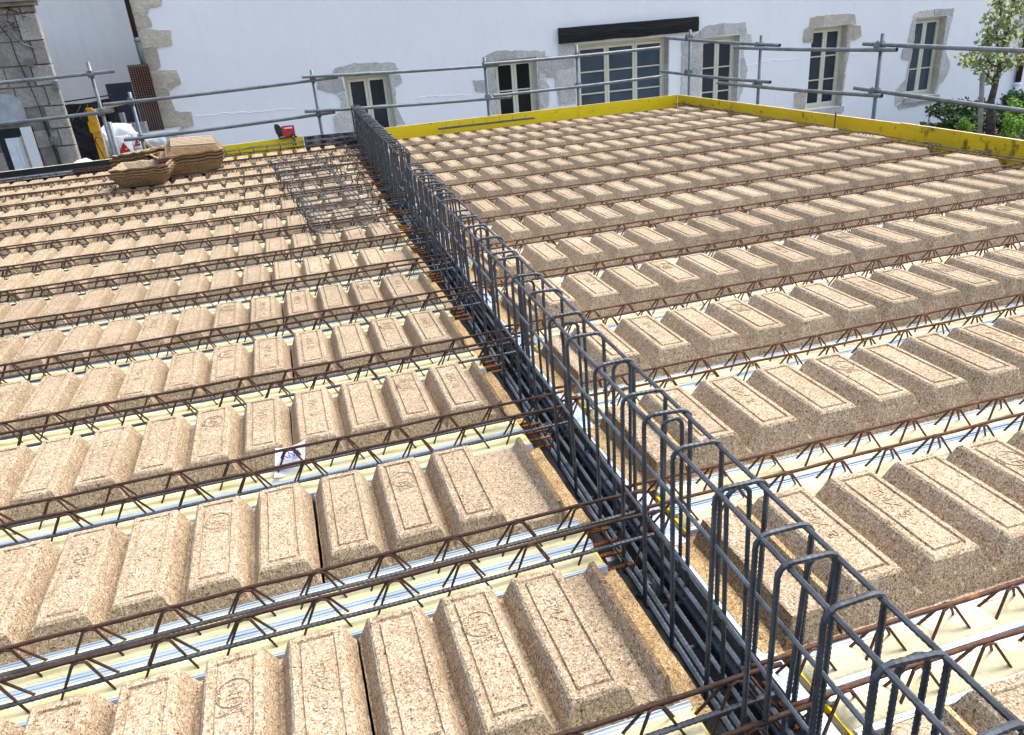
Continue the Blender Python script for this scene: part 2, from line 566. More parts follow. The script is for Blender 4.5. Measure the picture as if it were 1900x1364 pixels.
# second window
for q in ([(828, 108), (834, 75), (856, 55), (910, 40), (1000, 38), (1000, 76), (885, 92)], [(1004, 38), (1150, 40), (1154, 78), (1111, 70), (1004, 78)],
          [(842, 112), (882, 96), (893, 186), (845, 186)], [(776, 196), (842, 190), (896, 190), (901, 250), (850, 262), (790, 250)], [(854, 266), (902, 254), (910, 362), (876, 370)],
          [(1113, 84), (1156, 82), (1150, 190), (1118, 190)], [(1118, 194), (1150, 194), (1176, 230), (1170, 330), (1124, 340)],
          [(1156, 142), (1212, 140), (1288, 120), (1288, 178), (1205, 184), (1158, 178)], [(1200, 188), (1288, 182), (1288, 300), (1226, 326), (1212, 260)]):
    stone_part(q, 'surround_stone', 'grey_stone', 0.012, **Z7)
# stones round the wide window and the fourth window
for q in ([(112, 268), (210, 262), (218, 330), (118, 338)], [(0, 340), (212, 336), (214, 400), (100, 414), (0, 404)], [(96, 420), (214, 404), (217, 500), (120, 520)], [(122, 524), (217, 504), (219, 620), (128, 626)],
          [(0, 440), (38, 440), (42, 500), (0, 510)],
          [(850, 252), (905, 230), (948, 200), (950, 226), (982, 230), (976, 320), (852, 330)], [(852, 334), (976, 324), (968, 440), (848, 450)], [(848, 454), (968, 444), (962, 570), (846, 575)],
          [(953, 222), (958, 190), (1000, 152), (1100, 140), (1100, 210), (984, 226)], [(1104, 140), (1236, 134), (1242, 200), (1150, 206), (1104, 210)],
          [(1206, 204), (1264, 208), (1272, 246), (1212, 252)], [(1212, 256), (1228, 256), (1222, 340), (1206, 340)], [(1206, 344), (1224, 342), (1246, 412), (1236, 470), (1202, 466)], [(1200, 470), (1234, 474), (1196, 600), (1188, 600)]):
    stone_part(q, 'surround_stone', 'grey_stone', 0.012, **Z6)
# fifth window
for q in ([(718, 130), (722, 96), (800, 84), (800, 140), (742, 150), (716, 146)], [(804, 83), (966, 75), (972, 130), (880, 134), (804, 140)], [(682, 234), (684, 166), (712, 148), (738, 154), (734, 234)],
          [(938, 134), (1000, 140), (1004, 200), (966, 220), (926, 218)], [(926, 222), (944, 226), (914, 400), (906, 400)], [(905, 404), (914, 404), (890, 600), (884, 600)],
          [(634, 512), (702, 494), (692, 602), (628, 590)], [(840, 602), (886, 606), (892, 622), (780, 616)]):
    stone_part(q, 'surround_stone', 'lime_stone', 0.012, **R3)
# sixth window
for q in ([(1288, 100), (1292, 76), (1320, 60), (1400, 52), (1400, 90), (1304, 100)], [(1404, 51), (1510, 44), (1506, 86), (1480, 82), (1404, 89)],
          [(1284, 112), (1303, 106), (1288, 240), (1258, 240)], [(1254, 244), (1286, 244), (1272, 336), (1220, 322), (1230, 272)], [(1262, 344), (1272, 340), (1256, 436), (1250, 430)], [(1190, 500), (1248, 434), (1256, 440), (1238, 552), (1186, 580)],
          [(1482, 92), (1504, 88), (1474, 230), (1462, 230)], [(1460, 234), (1473, 234), (1468, 292), (1492, 350), (1482, 400), (1434, 400)], [(1433, 404), (1481, 404), (1432, 470), (1412, 524), (1404, 524)],
          [(1240, 556), (1420, 534), (1432, 560), (1210, 602), (1196, 584)]):
    stone_part(q, 'surround_stone', 'grey_stone', 0.012, **R3)

# timber lintel over the wide window
lm = MB()
NX = 26
for i in range(NX + 1):
    x = 7.16 + (10.58 - 7.16) * i / NX
    w = 0.016 * noise.noise(Vector((x * 2.1, 3, 0)))
    zt = 1.235 - 0.008 * i / NX + w
    zb = 0.905 + 0.018 * noise.noise(Vector((x * 1.7, 9, 0)))
    yo = FY - 0.11 + 0.012 * noise.noise(Vector((x * 3, 1, 7)))
    lm.v += [(x, FY + .02, zb), (x, yo, zb + .012), (x, yo - .012, (zb + zt) / 2), (x, yo, zt - .012), (x, FY + .02, zt)]
for i in range(NX):
    for j in range(4):
        a = i * 5 + j
        lm.f.append((a, a + 5, a + 6, a + 1))
        lm.m.append(0)
lm.f += [(4, 3, 2, 1, 0), tuple(NX * 5 + j for j in range(5))]
lm.m += [0, 0]
hpart(lm, 'lintel_beam', M['lintel'])

for wi, (a, b, c, d) in enumerate(WIN):
    y0 = FY + 0.20
    fr = MB()
    fw = 0.07
    for p, q in (((a, c), (a + fw, d)), ((b - fw, c), (b, d)), ((a + fw, d - fw), (b - fw, d)), ((a + fw, c), (b - fw, c + fw))):
        fr.box2((p[0], y0, p[1]), (q[0], y0 + .09, q[1]))
    wide = wi == 2
    lights = 3 if wide else 2
    w = hpart(fr, 'window', M['frame'])
    W = (b - a - 2 * fw) / lights
    rows = 4 if wide else 3
    for li in range(lights):
        xa, xb = a + fw + W * li + .004, a + fw + W * (li + 1) - .004
        st = MB()
        sw = 0.055
        za, zb = c + fw + .004, d - fw - .004
        for p, q in (((xa, za), (xa + sw, zb)), ((xb - sw, za), (xb, zb)), ((xa + sw, zb - sw), (xb - sw, zb)), ((xa + sw, za), (xb - sw, za + sw))):
            st.box2((p[0], y0 - .022, p[1]), (q[0], y0 + .05, q[1]))
        hpart(st, 'casement', M['frame'], w)
        H = (zb - za - 2 * sw) / rows
        for k in range(1, rows):
            zz = za + sw + H * k
            hpart(MB().box2((xa + sw, y0 - .016, zz - .014), (xb - sw, y0 + .03, zz + .014)), 'glazing_bar', M['frame'], w)
        for k in range(rows):
            gm = M['glass_blue'] if wide or wi == 5 else (M['glass_black'] if wi == 1 else M['glass'])
            hpart(MB().box2((xa + sw - .01, y0 + .012, za + sw + H * k + .014), (xb - sw + .01, y0 + .02, za + sw + H * (k + 1) - .014)), 'pane', gm, w)
    # stone sill and dressed reveal stones on the far jamb
    hpart(MB().box2((a - .05, FY - .05, c - .14), (b + .08, FY + .19, c - .004)), 'sill_stone', M['grey_stone'])
    z = c
    k = 0
    while z < d - .05:
        z2 = min(d, z + 0.30 + 0.12 * ((k * 7 + wi * 3) % 3))
        if d - z2 < .15:
            z2 = d
        hpart(MB().box2((b - .012, FY - .006, z + .004), (b + .01, FY + .197, z2 - .004)), 'reveal_stone', M['lime_stone'] if wi > 3 else M['grey_stone'])
        z = z2
        k += 1

# hairline ridges in the render between the windows
def crack(pts, ox, oy, sx):
    mb = MB()
    P = []
    rnd = random.Random(len(pts))
    for i in range(len(pts) - 1):
        for j in range(9):
            x = pts[i][0] + (pts[i + 1][0] - pts[i][0]) * j / 9
            y = pts[i][1] + (pts[i + 1][1] - pts[i][1]) * j / 9
            p = at(ox + x * sx, oy + (y + rnd.uniform(-5, 5)) * sx, FY)
            P.append((p.x, FY - .002, p.z))
    mb.tube(P, 0.009, 4)
    hpart(mb, 'render_ridge', M['wall'])


crack([(1065, 640), (1340, 620), (1650, 595)], 0, 0, 1 / 2.966)
crack([(490, 285), (580, 275), (780, 268)], 600, 80, 1 / 2.8)
crack([(370, 365), (520, 330), (690, 325)], 1260, 0, 1 / 2.966)
crack([(910, 300), (1010, 292)], 1260, 0, 1 / 2.966)

# recessed rear wall at the left
rear = empty('rear_house', (-4, 17.5, GZ), 'older greyish white rendered wall set back behind the stone corner', 'house')
MB().box2((-8, 0, 0), (2.68, .4, 9.5)).build('wall', M['wall_old'], rear)

# stone building at far left
SB = empty('stone_building', (-3.2, 12.5, GZ), 'weathered ashlar stone building at far left with cables on its face', 'house')


def spart(mb, name, mats, parent=None, smooth=False):
    mb.v = [(v[0] + 3.2, v[1] - 12.5, v[2] - GZ) for v in mb.v]
    return mb.build(name, mats, parent or SB, smooth)


SY = 12.5
wl = MB()
wl.add([(-6.5, SY + .015, GZ), (-2.30, SY + .015, GZ), (-4.2, SY + 4.2, GZ), (-6.5, SY + 4.2, GZ), (-6.5, SY + .015, 2.22), (-2.30, SY + .015, 2.22), (-4.2, SY + 4.2, 2.22), (-6.5, SY + 4.2, 2.22)], [(3, 2, 1, 0), (4, 5, 6, 7), (0, 1, 5, 4), (1, 2, 6, 5), (2, 3, 7, 6), (3, 0, 4, 7)])
spart(wl, 'wall', M['joint'])
rs = random.Random(3)
z = -0.75
row = 0
while z < 2.15:
    h = rs.choice((.30, .34, .27, .38))
    z2 = min(z + h, 2.19)
    x = -2.275
    first = True
    while x > -4.0:
        w = (0.20 if row % 2 else 0.30) if first else rs.uniform(.34, .62)
        pr = 0.035 if first else rs.uniform(.0, .014)
        if not (-3.35 < x - w / 2 < -2.80 and z < 0.52):
            m = MB()
            c = Vector((x - w / 2, SY + .05 - pr, (z + z2) / 2))
            hx, hz = w / 2 - .006, (z2 - z) / 2 - .006
            e = 0.012
            fvs = [(c.x - hx + e, c.y - .05, c.z - hz + e), (c.x + hx - e, c.y - .05, c.z - hz + e), (c.x + hx - e, c.y - .05, c.z + hz - e), (c.x - hx + e, c.y - .05, c.z + hz - e),
                   (c.x - hx, c.y - .035, c.z - hz), (c.x + hx, c.y - .035, c.z - hz), (c.x + hx, c.y - .035, c.z + hz), (c.x - hx, c.y - .035, c.z + hz),
                   (c.x - hx, c.y + .05, c.z - hz), (c.x + hx, c.y + .05, c.z - hz), (c.x + hx, c.y + .05, c.z + hz), (c.x - hx, c.y + .05, c.z + hz)]
            fvs = [(p[0] + rs.uniform(-.005, .005), p[1] + rs.uniform(-.003, .003), p[2] + rs.uniform(-.005, .005)) for p in fvs]
            m.add(fvs, [(0, 1, 2, 3)] + [(i + 4, (i + 1) % 4 + 4, (i + 1) % 4, i) for i in range(4)] + [(i + 8, (i + 1) % 4 + 8, (i + 1) % 4 + 4, i + 4) for i in range(4)])
            spart(m, 'ashlar_stone', M['old_stone'])
        x -= w
        first = False
    z = z2
    row += 1
spart(MB().box2((-6.5, SY - .10, 2.19), (-2.24, SY + .12, 2.24)).box2((-6.5, SY - .16, 2.244), (-2.19, SY + .12, 2.45)), 'cornice', M['grey_wood'])
# patch of grey render, flat black slab for the shade in the door opening, white door
pa = [at(x, y, SY) for x, y in ((-40, 176), (20, 174), (38, 185), (46, 205), (52, 226), (20, 232), (-40, 236))]
spart(MB().prism([(p.x, p.z) for p in pa], SY - .022, SY + .02), 'render_patch', M['render_grey'])
spart(MB().box2((-3.33, SY - .02, -1.2), (-2.82, SY + .03, .50)), 'door_shade_slab', M['black_ply'])
dr = spart(MB().box2((-3.24, SY - .035, -1.2), (-3.02, SY - .022, .36)), 'door', M['white'])
spart(MB().box2((-3.10, SY - .05, -1.2), (-3.07, SY - .037, .36)), 'door_rail', M['white'], None)
spart(MB().box2((-3.015, SY - .06, -1.2), (-2.985, SY - .022, .38)), 'door_jamb', M['wood'])
spart(MB().box2((-2.98, SY - .07, -1.2), (-2.83, SY - .022, .50)), 'door_post', M['wall_old'])
cb = [at(*p, SY) for p in ((-6, 40), (20, 72), (32, 108), (52, 150), (70, 190), (82, 222))]
spart(MB().tube([(p.x, SY - .03, p.z) for p in cb], .007, 5), 'cable', M['black_rubber'])
cb = [at(*p, SY) for p in ((82, 222), (96, 260), (114, 308), (125, 335))]
spart(MB().tube([(p.x, SY - .04, p.z) for p in cb], .022, 6), 'drain_pipe', M['black_rubber'])
cb = [at(*p, SY) for p in ((-5, 30), (15, 45), (30, 68), (45, 82), (68, 90))]
spart(MB().tube([(p.x, SY - .03, p.z) for p in cb], .013, 5), 'hose', M['grey_wood'])
for sx_, sy_ in ((56, 116), (105, 158), (101, 260)):
    p = at(sx_, sy_, SY)
    bx = spart(MB().box((p.x, SY - .06, p.z), (.075, .07, .12)), 'wall_box', M['coupler'])
rv = random.Random(11)
vm = MB()
for k in range(16):
    px_, py_ = rv.uniform(0, 70), rv.uniform(12, 62)
    pts = []
    ang = rv.uniform(0, 6.28)
    for j in range(7):
        p = at(px_, py_, SY)
        pts.append((min(p.x, -2.29), SY - .025 - .01 * rv.random(), p.z))
        ang += rv.uniform(-.8, .8)
        px_ += 5 * math.cos(ang)
        py_ += 4 * math.sin(ang)
    vm.tube(pts, .006, 4)
vo = spart(vm, 'bare_vine', M['bark'])
vo['kind'] = 'stuff'

# ------------------------------------------------------------------ the deck: geometry of rows
TL = lambda y: 1.53 + .031 * max(y, -.5)          # left edge of the beam trench
TR = lambda y: 1.745 + .034 * max(y, -1.2)        # right edge of the beam trench
LP, LD, LW, LROW = 0.2, 0.448, 0.1288, 0.765      # hump pitch, depth, top width, row pitch on the left
RP, RD, RW, RROW, RANG = 0.25236, 0.4273, 0.1472, 0.803, -0.0108
RIGHT = Matrix.Rotation(RANG, 4, 'Z')
BX = lambda y: 7.36 - .053 * (10.45 - y)          # right-hand edge board
struct(MB().box2((-9, -3.2, -.34), (9, 10.7, -.29)).build('light_block_sheet', M['light_block']))  # dark sheet added under the joists to block light through the gaps


def hump_lines(w, run, drop, g0, g1, gd):
    """(offset, height, groove?) across one hump whose top runs 0..w"""
    return [(-run, -drop, 0), (-.004, -.007, 0), (.003, 0, 0), (g0, 0, 0), (g0 + .0025, -gd, 1), (g1 - .0025, -gd, 1), (g1, 0, 2),
            (w - g1, 0, 2), (w - g1 + .0025, -gd, 1), (w - g0 - .0025, -gd, 1), (w - g0, 0, 0), (w - .003, 0, 0), (w + .004, -.007, 0), (w + run, -drop, 0)]


def block_mesh(name, n, p, w, dep, run, drop, base, g0, g1, lead0, lead1, seed):
    """a pressed wood fibre block of n humps; x from the first hump's left top edge, y 0 at the back top edge, z 0 at the top"""
    rnd = random.Random(seed)
    X = [(-lead0, -drop, 0)]
    for i in range(n):
        for o, h, g in hump_lines(w, run, drop, g0, g1, .0065):
            X.append((i * p + o, h, g))
    X.append(((n - 1) * p + w + lead1, -drop, 0))
    erun = .034
    Ye = [(-dep - erun - .016, -base, 0), (-dep - erun, -base, 0), (-dep - erun * drop / base, -drop, 0)]
    Yl = Ye + [(-dep - .004, -.007, 0), (-dep + .003, 0, 0), (-dep + g0 + .004, 0, 0), (-dep + g0 + .0065, 0, 1), (-dep + g1 + .003, 0, 1), (-dep + g1 + .0055, 0, 2)]
    mids = [(-dep + dep * t, 0, 2) for t in (.3, .5, .7)]
    Yr = [(-g1 - .0055, 0, 2), (-g1 - .003, 0, 1), (-g0 - .0065, 0, 1), (-g0 - .004, 0, 0), (-.003, 0, 0), (.004, -.007, 0), (erun * drop / base, -drop, 0), (erun, -base, 0), (erun + .016, -base, 0)]
    Yy = Yl + mids + Yr
    nx, ny = len(X), len(Yy)
    mb = MB()
    for yi, (y, ym, yg) in enumerate(Yy):
        for (x, h, g) in X:
            z = min(h if g != 1 else 0, ym)
            if (g == 1 and yg >= 1) or (yg == 1 and g >= 1):
                z = -.0065
            j = 0.0011
            mb.v.append((x + rnd.uniform(-j, j), y + rnd.uniform(-j, j), z + rnd.uniform(-j, j) * .8))
    yc = ny // 2
    for yi in range(ny - 1):
        for xi in range(nx - 1):
            a, b, c, d = yi * nx + xi, yi * nx + xi + 1, (yi + 1) * nx + xi + 1, (yi + 1) * nx + xi
            za, zb, zc, zd = mb.v[a][2], mb.v[b][2], mb.v[c][2], mb.v[d][2]
            if max(za, zb, zc, zd) - min(za, zb, zc, zd) < .003:
                mb.f.append((a, b, c, d))
                mb.m.append(0)
            else:
                # crease along the diagonal that joins the highest and the lowest corner
                if abs(za - zc) >= abs(zb - zd):
                    mb.f += [(a, b, c), (a, c, d)]
                else:
                    mb.f += [(a, b, d), (b, c, d)]
                mb.m += [0, 0]
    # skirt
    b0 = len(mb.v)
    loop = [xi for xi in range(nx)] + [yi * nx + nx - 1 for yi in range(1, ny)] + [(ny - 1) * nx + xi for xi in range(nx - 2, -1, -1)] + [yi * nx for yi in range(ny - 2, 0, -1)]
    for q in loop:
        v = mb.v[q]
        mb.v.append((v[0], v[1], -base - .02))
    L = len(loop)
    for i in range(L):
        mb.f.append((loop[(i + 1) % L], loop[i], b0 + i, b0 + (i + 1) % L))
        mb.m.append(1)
    return mb.mesh(name, [M['fibre'], M['fibre_dark']])


def profile_mesh(name, prof, dep, base, mi_of, mats, seed):
    """a trimmed end piece: profile (x, z) swept along y with the same sloping ends as the blocks"""
    rnd = random.Random(seed)
    mb = MB()
    erun = .034
    Ys = [(-dep - erun - .016, -base), (-dep - erun, -base), (-dep - .012, -.04), (-dep, 0)] + [(-dep + dep * t, 0) for t in (.12, .25, .4, .55, .7, .85)] + [(0, 0), (.012, -.04), (erun, -base), (erun + .016, -base)]
    nx = len(prof)
    for y, ym in Ys:
        for x, z in prof:
            mb.v.append((x + rnd.uniform(-.0015, .0015), y, min(z, ym if ym < 0 else z) + rnd.uniform(-.001, .001)))
    for yi in range(len(Ys) - 1):
        for xi in range(nx - 1):
            a = yi * nx + xi
            mb.f.append((a, a + 1, a + 1 + nx, a + nx))
            mb.m.append(mi_of(xi))
    b0 = len(mb.v)
    ny = len(Ys)
    loop = [xi for xi in range(nx)] + [yi * nx + nx - 1 for yi in range(1, ny)] + [(ny - 1) * nx + xi for xi in range(nx - 2, -1, -1)] + [yi * nx for yi in range(ny - 2, 0, -1)]
    for q in loop:
        v = mb.v[q]
        mb.v.append((v[0], v[1], -base - .02))
    L = len(loop)
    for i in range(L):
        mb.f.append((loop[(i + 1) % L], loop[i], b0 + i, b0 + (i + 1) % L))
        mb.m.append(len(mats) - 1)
    return mb.mesh(name, mats)


def text_mesh(body, size, extrude=.0010):
    cu = bpy.data.curves.new('lettering', 'FONT')
    cu.body = body
    cu.size = size
    cu.extrude = extrude
    cu.resolution_u = 2
    cu.align_x = 'CENTER'
    cu.align_y = 'CENTER'
    o = bpy.data.objects.new('lettering', cu)
    COL.objects.link(o)
    bpy.context.view_layer.update()
    me = bpy.data.meshes.new_from_object(o.evaluated_get(bpy.context.evaluated_depsgraph_get()))
    bpy.data.objects.remove(o)
    bpy.data.curves.remove(cu)
    me.materials.clear()
    return me


def lettering(bits, mat):
    """several words as one relief: (text, size, x, y, turn)"""
    mb = MB()
    for body, size, x, y, turn in bits:
        me = text_mesh(body, size)
        R = Matrix.Rotation(turn, 3, 'Z')
        mb.add([R @ v.co + Vector((x, y, 0)) for v in me.vertices], [tuple(p.vertices) for p in me.polygons])
        bpy.data.meshes.remove(me)
    return mb


def stamp_nf(w, dep):
    mb = lettering([('NF', .055, w * .52, -dep * .30, -math.pi / 2), ('231-052', .020, w * .52, -dep * .43, 0), ('12 607', .016, w * .24, -dep * .30, -math.pi / 2)], None)
    mb.tube([(w * .52 + .040 * math.cos(a), -dep * .30 + .044 * math.sin(a), .0008) for a in [i * 2 * math.pi / 22 for i in range(22)]], .0016, 4, True)
    return mb.mesh('embossed_mark', M['fibre'])


def stamp_emx(w, dep):
    return lettering([('EMX', .05, w * .5, -dep * .36, -math.pi / 2), ('60', .04, w * .5, -dep * .56, 0)], None).mesh('embossed_mark', M['fibre'])


def mark(me, o, loc):
    m = put('embossed_mark', me, o, loc)
    m['kind'] = 'stuff'


STAMPS = {'L': (stamp_nf(LW, LD), stamp_emx(LW, LD)), 'R': (stamp_nf(RW, RD), stamp_emx(RW, RD))}

_bm = {}


def block(side, n, variant, first_lead=None):
    key = (side, n, variant)
    if key not in _bm:
        if side == 'L':
            _bm[key] = block_mesh('fibre_block', n, LP, LW, LD, .030, .080, .108, .0165, .0270, .035, .0335, hash(key[1:]) & 255)
        else:
            _bm[key] = block_mesh('fibre_block', n, RP, RW, RD, .046, .085, .125, .018, .0290, .052, .050, hash(key[1:]) & 255)
    return _bm[key]


LPH = {0: (0, 6, 3), 1: (-.271, 7, 3), 2: (-.524, 9, 4), 3: (.308, 5, 4), 4: (.285, 5, 4), 5: (.228, 5, 4), 6: (.183, 6, 4)}
rl = random.Random(21)
NROW = 14
for k in range(NROW):
    yb = LROW * k
    edge = TL(yb - .2)
    if k in LPH:
        ph, il, ns = LPH[k]
        xl = ph + il * LP
    else:
        xl = edge - LW - .03 - rl.uniform(.15, .26)
        ns = rl.choice((3, 4, 5, 6))
    # trimmed end piece against the trench
    x0 = xl + LW + .018
    Wd = edge - x0
    prof = [(0, -.062), (.004, -.0585)] if Wd > .12 else [(0, -.062)]
    if Wd > .16:
        prof += [(Wd * .35, -.058)]
    prof += [(max(.012, Wd - .118), -.058), (Wd - .100, -.014), (Wd - .086, -.012), (Wd - .058, -.098), (Wd - .03, -.104), (Wd, -.106)]
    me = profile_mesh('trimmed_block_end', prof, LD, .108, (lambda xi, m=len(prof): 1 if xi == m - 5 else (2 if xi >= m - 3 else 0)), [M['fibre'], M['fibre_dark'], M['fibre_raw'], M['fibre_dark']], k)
    tag(put('trimmed_block_end', me, None, (x0 + .002, yb, 0)), 'trimmed wood fibre end against left side of rebar cage, %s row from camera' % ORD[k + 1], 'infill block', 'trimmed block ends left of the cage')
    xe = xl + LP
    left = -0.75 - .33 * yb
    c = 1
    n = ns
    while xe > left:
        xs = xe - n * LP
        o = put('fibre_block', block('L', n, (k + c) % 3), None, (xs + rl.uniform(-.0015, .0015), yb + rl.uniform(-.003, .003), rl.uniform(-.002, .002)))
        o.rotation_euler = (rl.uniform(-.003, .003), rl.uniform(-.002, .002), rl.uniform(-.003, .003))
        tag(o, 'wood fibre block left of rebar cage, %s row from camera, %s from the cage' % (ORD[k + 1], ORD[c]), 'infill block', 'wood fibre infill blocks')
        if k < 5:
            last = n - 1
            if n >= 2 and k != 1:
                mark(STAMPS['L'][1], o, (last * LP, 0, .001))
            for h, s in ((n - 2, 0), (n - 4, 1)):
                if 0 <= h < n:
                    mark(STAMPS['L'][s], o, (h * LP, 0, .001))
        xe = xs - .006
        n = 6
        c += 1

for k in range(-1, 13):
    yb = .094 + RROW * k
    xh = 2.028
    edge = TR(yb - .2) - .0108 * yb + .01
    Wd = xh - .052 - edge
    if Wd > .10:
        w4 = Wd - .085
        prof = [(0, -.122), (.055, -.118), (.088, -.040), (.094, -.036)] + ([(.094 + (Wd - .13) * .5, -.034)] if Wd > .15 else []) + [(Wd - .030, -.034), (Wd - .027, -.010), (Wd - .014, -.010), (Wd - .012, -.112), (Wd, -.116)]
        me = profile_mesh('trimmed_block_end', prof, RD, .125, (lambda xi, m=len(prof): 2 if xi < 1 else (1 if xi == 1 else (2 if xi == m - 4 else 0))), [M['fibre'], M['fibre_dark'], M['fibre_raw'], M['fibre_dark']], 40 + k)
        o = put('trimmed_block_end', me)
        o.matrix_world = RIGHT @ Matrix.Translation((edge, yb, 0))
        tag(o, 'trimmed wood fibre end against right side of rebar cage, %s row from camera' % ORD[k + 2], 'infill block', 'trimmed block ends right of the cage')
    lim = min(BX(yb) - .10, 4.6 + 1.15 * max(0, yb))
    c = 1
    xs = xh
    while True:
        n = min(5, int((lim - xs) / RP + .35))
        if n < 1:
            break
        o = put('fibre_block', block('R', n, (k + c) % 3))
        o.matrix_world = RIGHT @ Matrix.Translation((xs + rl.uniform(-.002, .002), yb + rl.uniform(-.003, .003), rl.uniform(-.003, .002))) @ Matrix.Rotation(rl.uniform(-.003, .003), 4, 'Z')
        tag(o, 'wood fibre block right of rebar cage, %s row from camera, %s from the cage' % (ORD[k + 2], ORD[c]), 'infill block', 'wood fibre infill blocks')
        if k < 4:
            for h, s in ((0, 1), (1, 1), (3, 0)):
                if h < n and not (h == 0 and c > 1):
                    mark(STAMPS['R'][s], o, (h * RP, 0, .001))
        xs += n * RP + .003
        c += 1


# ------------------------------------------------------------------ lattice joists
def rib_bar(p0, p1, r, pitch=.011, n=6, amp=.09, wob=0.0, seed=0):
    p0, p1 = Vector(p0), Vector(p1)
    L = (p1 - p0).length
    k = max(2, int(L / (pitch / 2)))
    pts, rad = [], []
    for i in range(k + 1):
        t = i / k
        q = p0.lerp(p1, t)
        if wob:
            q = q + Vector((0, wob * noise.noise(Vector((q.x * 1.3, seed, 0))), wob * noise.noise(Vector((q.x * 1.1, seed + 5, 2)))))
        pts.append(q)
        rad.append(r * (1 + (amp if i % 2 else -amp)))
    return pts, rad


def joist(side, xa, xb, yc, ztop, zfoam, phase, seed, label, group, rusty, node_end):
    """one joist along x; own frame at (xa, yc, 0)"""
    rnd = random.Random(seed)
    L = xb - xa
    root = empty('lattice_joist', (xa, yc, 0), label, 'joist', group)
    st = M['rust'] if not rusty else M['rust_orange']
    hw = .062
    # profile: two lips with a thin return
    pm = MB()
    for s in (-1, 1):
        y0, y1 = s * .0415, s * hw
        pm.box2((0, min(y0, y1), zfoam - .012), (L, max(y0, y1), zfoam + .001))
        pm.box2((0, s * hw - s * .002 - .0015, zfoam + .001), (L, s * hw - s * .002 + .0015, zfoam + .006))
        pm.box2((0, s * .050 - .0012, zfoam + .001), (L, s * .050 + .0012, zfoam + .0035))
        pm.box2((0, s * hw - .0015, zfoam - .11), (L, s * hw + .0015, zfoam - .012))
    pm.build('steel_profile', M['zinc_strip'], root)
    # foam strip, rounded, swelling between the feet
    fm = MB()
    fa = -.012 if side == 'R' else 0.0
    fb = L + .012 if side == 'L' else L
    k = max(4, int((fb - fa) / .025))
    sec = [(-.0435, -.03), (-.043, -.003), (-.036, .008), (-.018, .0135), (0, .015), (.018, .0135), (.036, .008), (.043, -.003), (.0435, -.03)]
    puff = .006 if side == 'R' else .0022
    for i in range(k + 1):
        x = fa + (fb - fa) * i / k
        e = min(1.0, ((x - fa) if side == 'R' else (fb - x)) / .03 + .001)
        e = math.sqrt(max(0, 1 - (1 - e) ** 2))
        for y, zz in sec:
            nz = puff * (noise.noise(Vector((x * 6 + seed * 3.7, y * 16, 0))) * 1.2 + .9 * math.cos((x - phase) * 2 * math.pi / .2 + math.pi))
            fm.v.append((x, y * (.55 + .45 * e), zfoam - .03 + (zz + .03) * e + (nz if abs(y) < .042 else 0) * e))
    ns = len(sec)
    for i in range(k):
        for j in range(ns - 1):
            a = i * ns + j
            fm.f.append((a, a + ns, a + ns + 1, a + 1))
            fm.m.append(0)
    fm.f += [tuple(range(ns)), tuple(k * ns + j for j in range(ns - 1, -1, -1))]
    fm.m += [0, 0]
    fm.build('foam_strip', M['foam'] if side == 'L' else M['foam_pale'], root, True)
    # top bar (runs past the end into the trench)
    ext = .20 if side == 'L' else 0.0
    ext0 = .16 if side == 'R' else 0.0
    pts = [Vector((-ext0 + (L + ext + ext0) * i / 40, .0012 * math.sin(i * 1.7 + seed), ztop + .0015 * math.sin(i * .9 + seed))) for i in range(41)]
    MB().tube(pts, .0063, 6).build('top_bar', st, root, True)
    # two zigzag wires
    for s in (-1, 1):
        zz = []
        x = phase - .2
        while x < L + ext + .2:
            for dx, zc, yy in ((-.1, zfoam - .055, .045), (-.016, ztop - .006, .0075), (0, ztop - .001, .0065), (.016, ztop - .006, .0075)):
                zz.append(Vector((x + dx, s * yy, zc)))
            x += .2
        zz = [q for q in zz if -ext0 - .02 <= q.x <= L + ext + (.06 if node_end else 0)]
        MB().tube(zz, .0043, 5).build('zigzag_wire', st, root)
    # anchor rods that stick out into the trench
    for s in (-1, 1):
        xr = (L - .05, L + .10 + rnd.uniform(-.01, .015)) if side == 'L' else (-.10 - rnd.uniform(-.01, .015), .05)
        P, R = rib_bar((xr[0], s * .033, zfoam - .035), (xr[1], s * .033, zfoam - .037), .0075, .012, 6, .12)
        MB().tube(P, .0075, 6, radii=R).build('anchor_rod', M['anchor'], root)
    MB().box2((L - .001 if side == 'L' else -.006, -.05, zfoam - .075), (L + .006 if side == 'L' else .001, .05, zfoam - .014)).build('end_cap', M['yellow'], root)
    if side == 'L':
        P, R = rib_bar((0, -.020, zfoam + .040), (L + .17, -.022, zfoam + .042), .0068, .014, 6, .08, .004, seed)
        MB().tube(P, .0068, 6, radii=R).build('added_bar', M['rebar'], root)
    return root


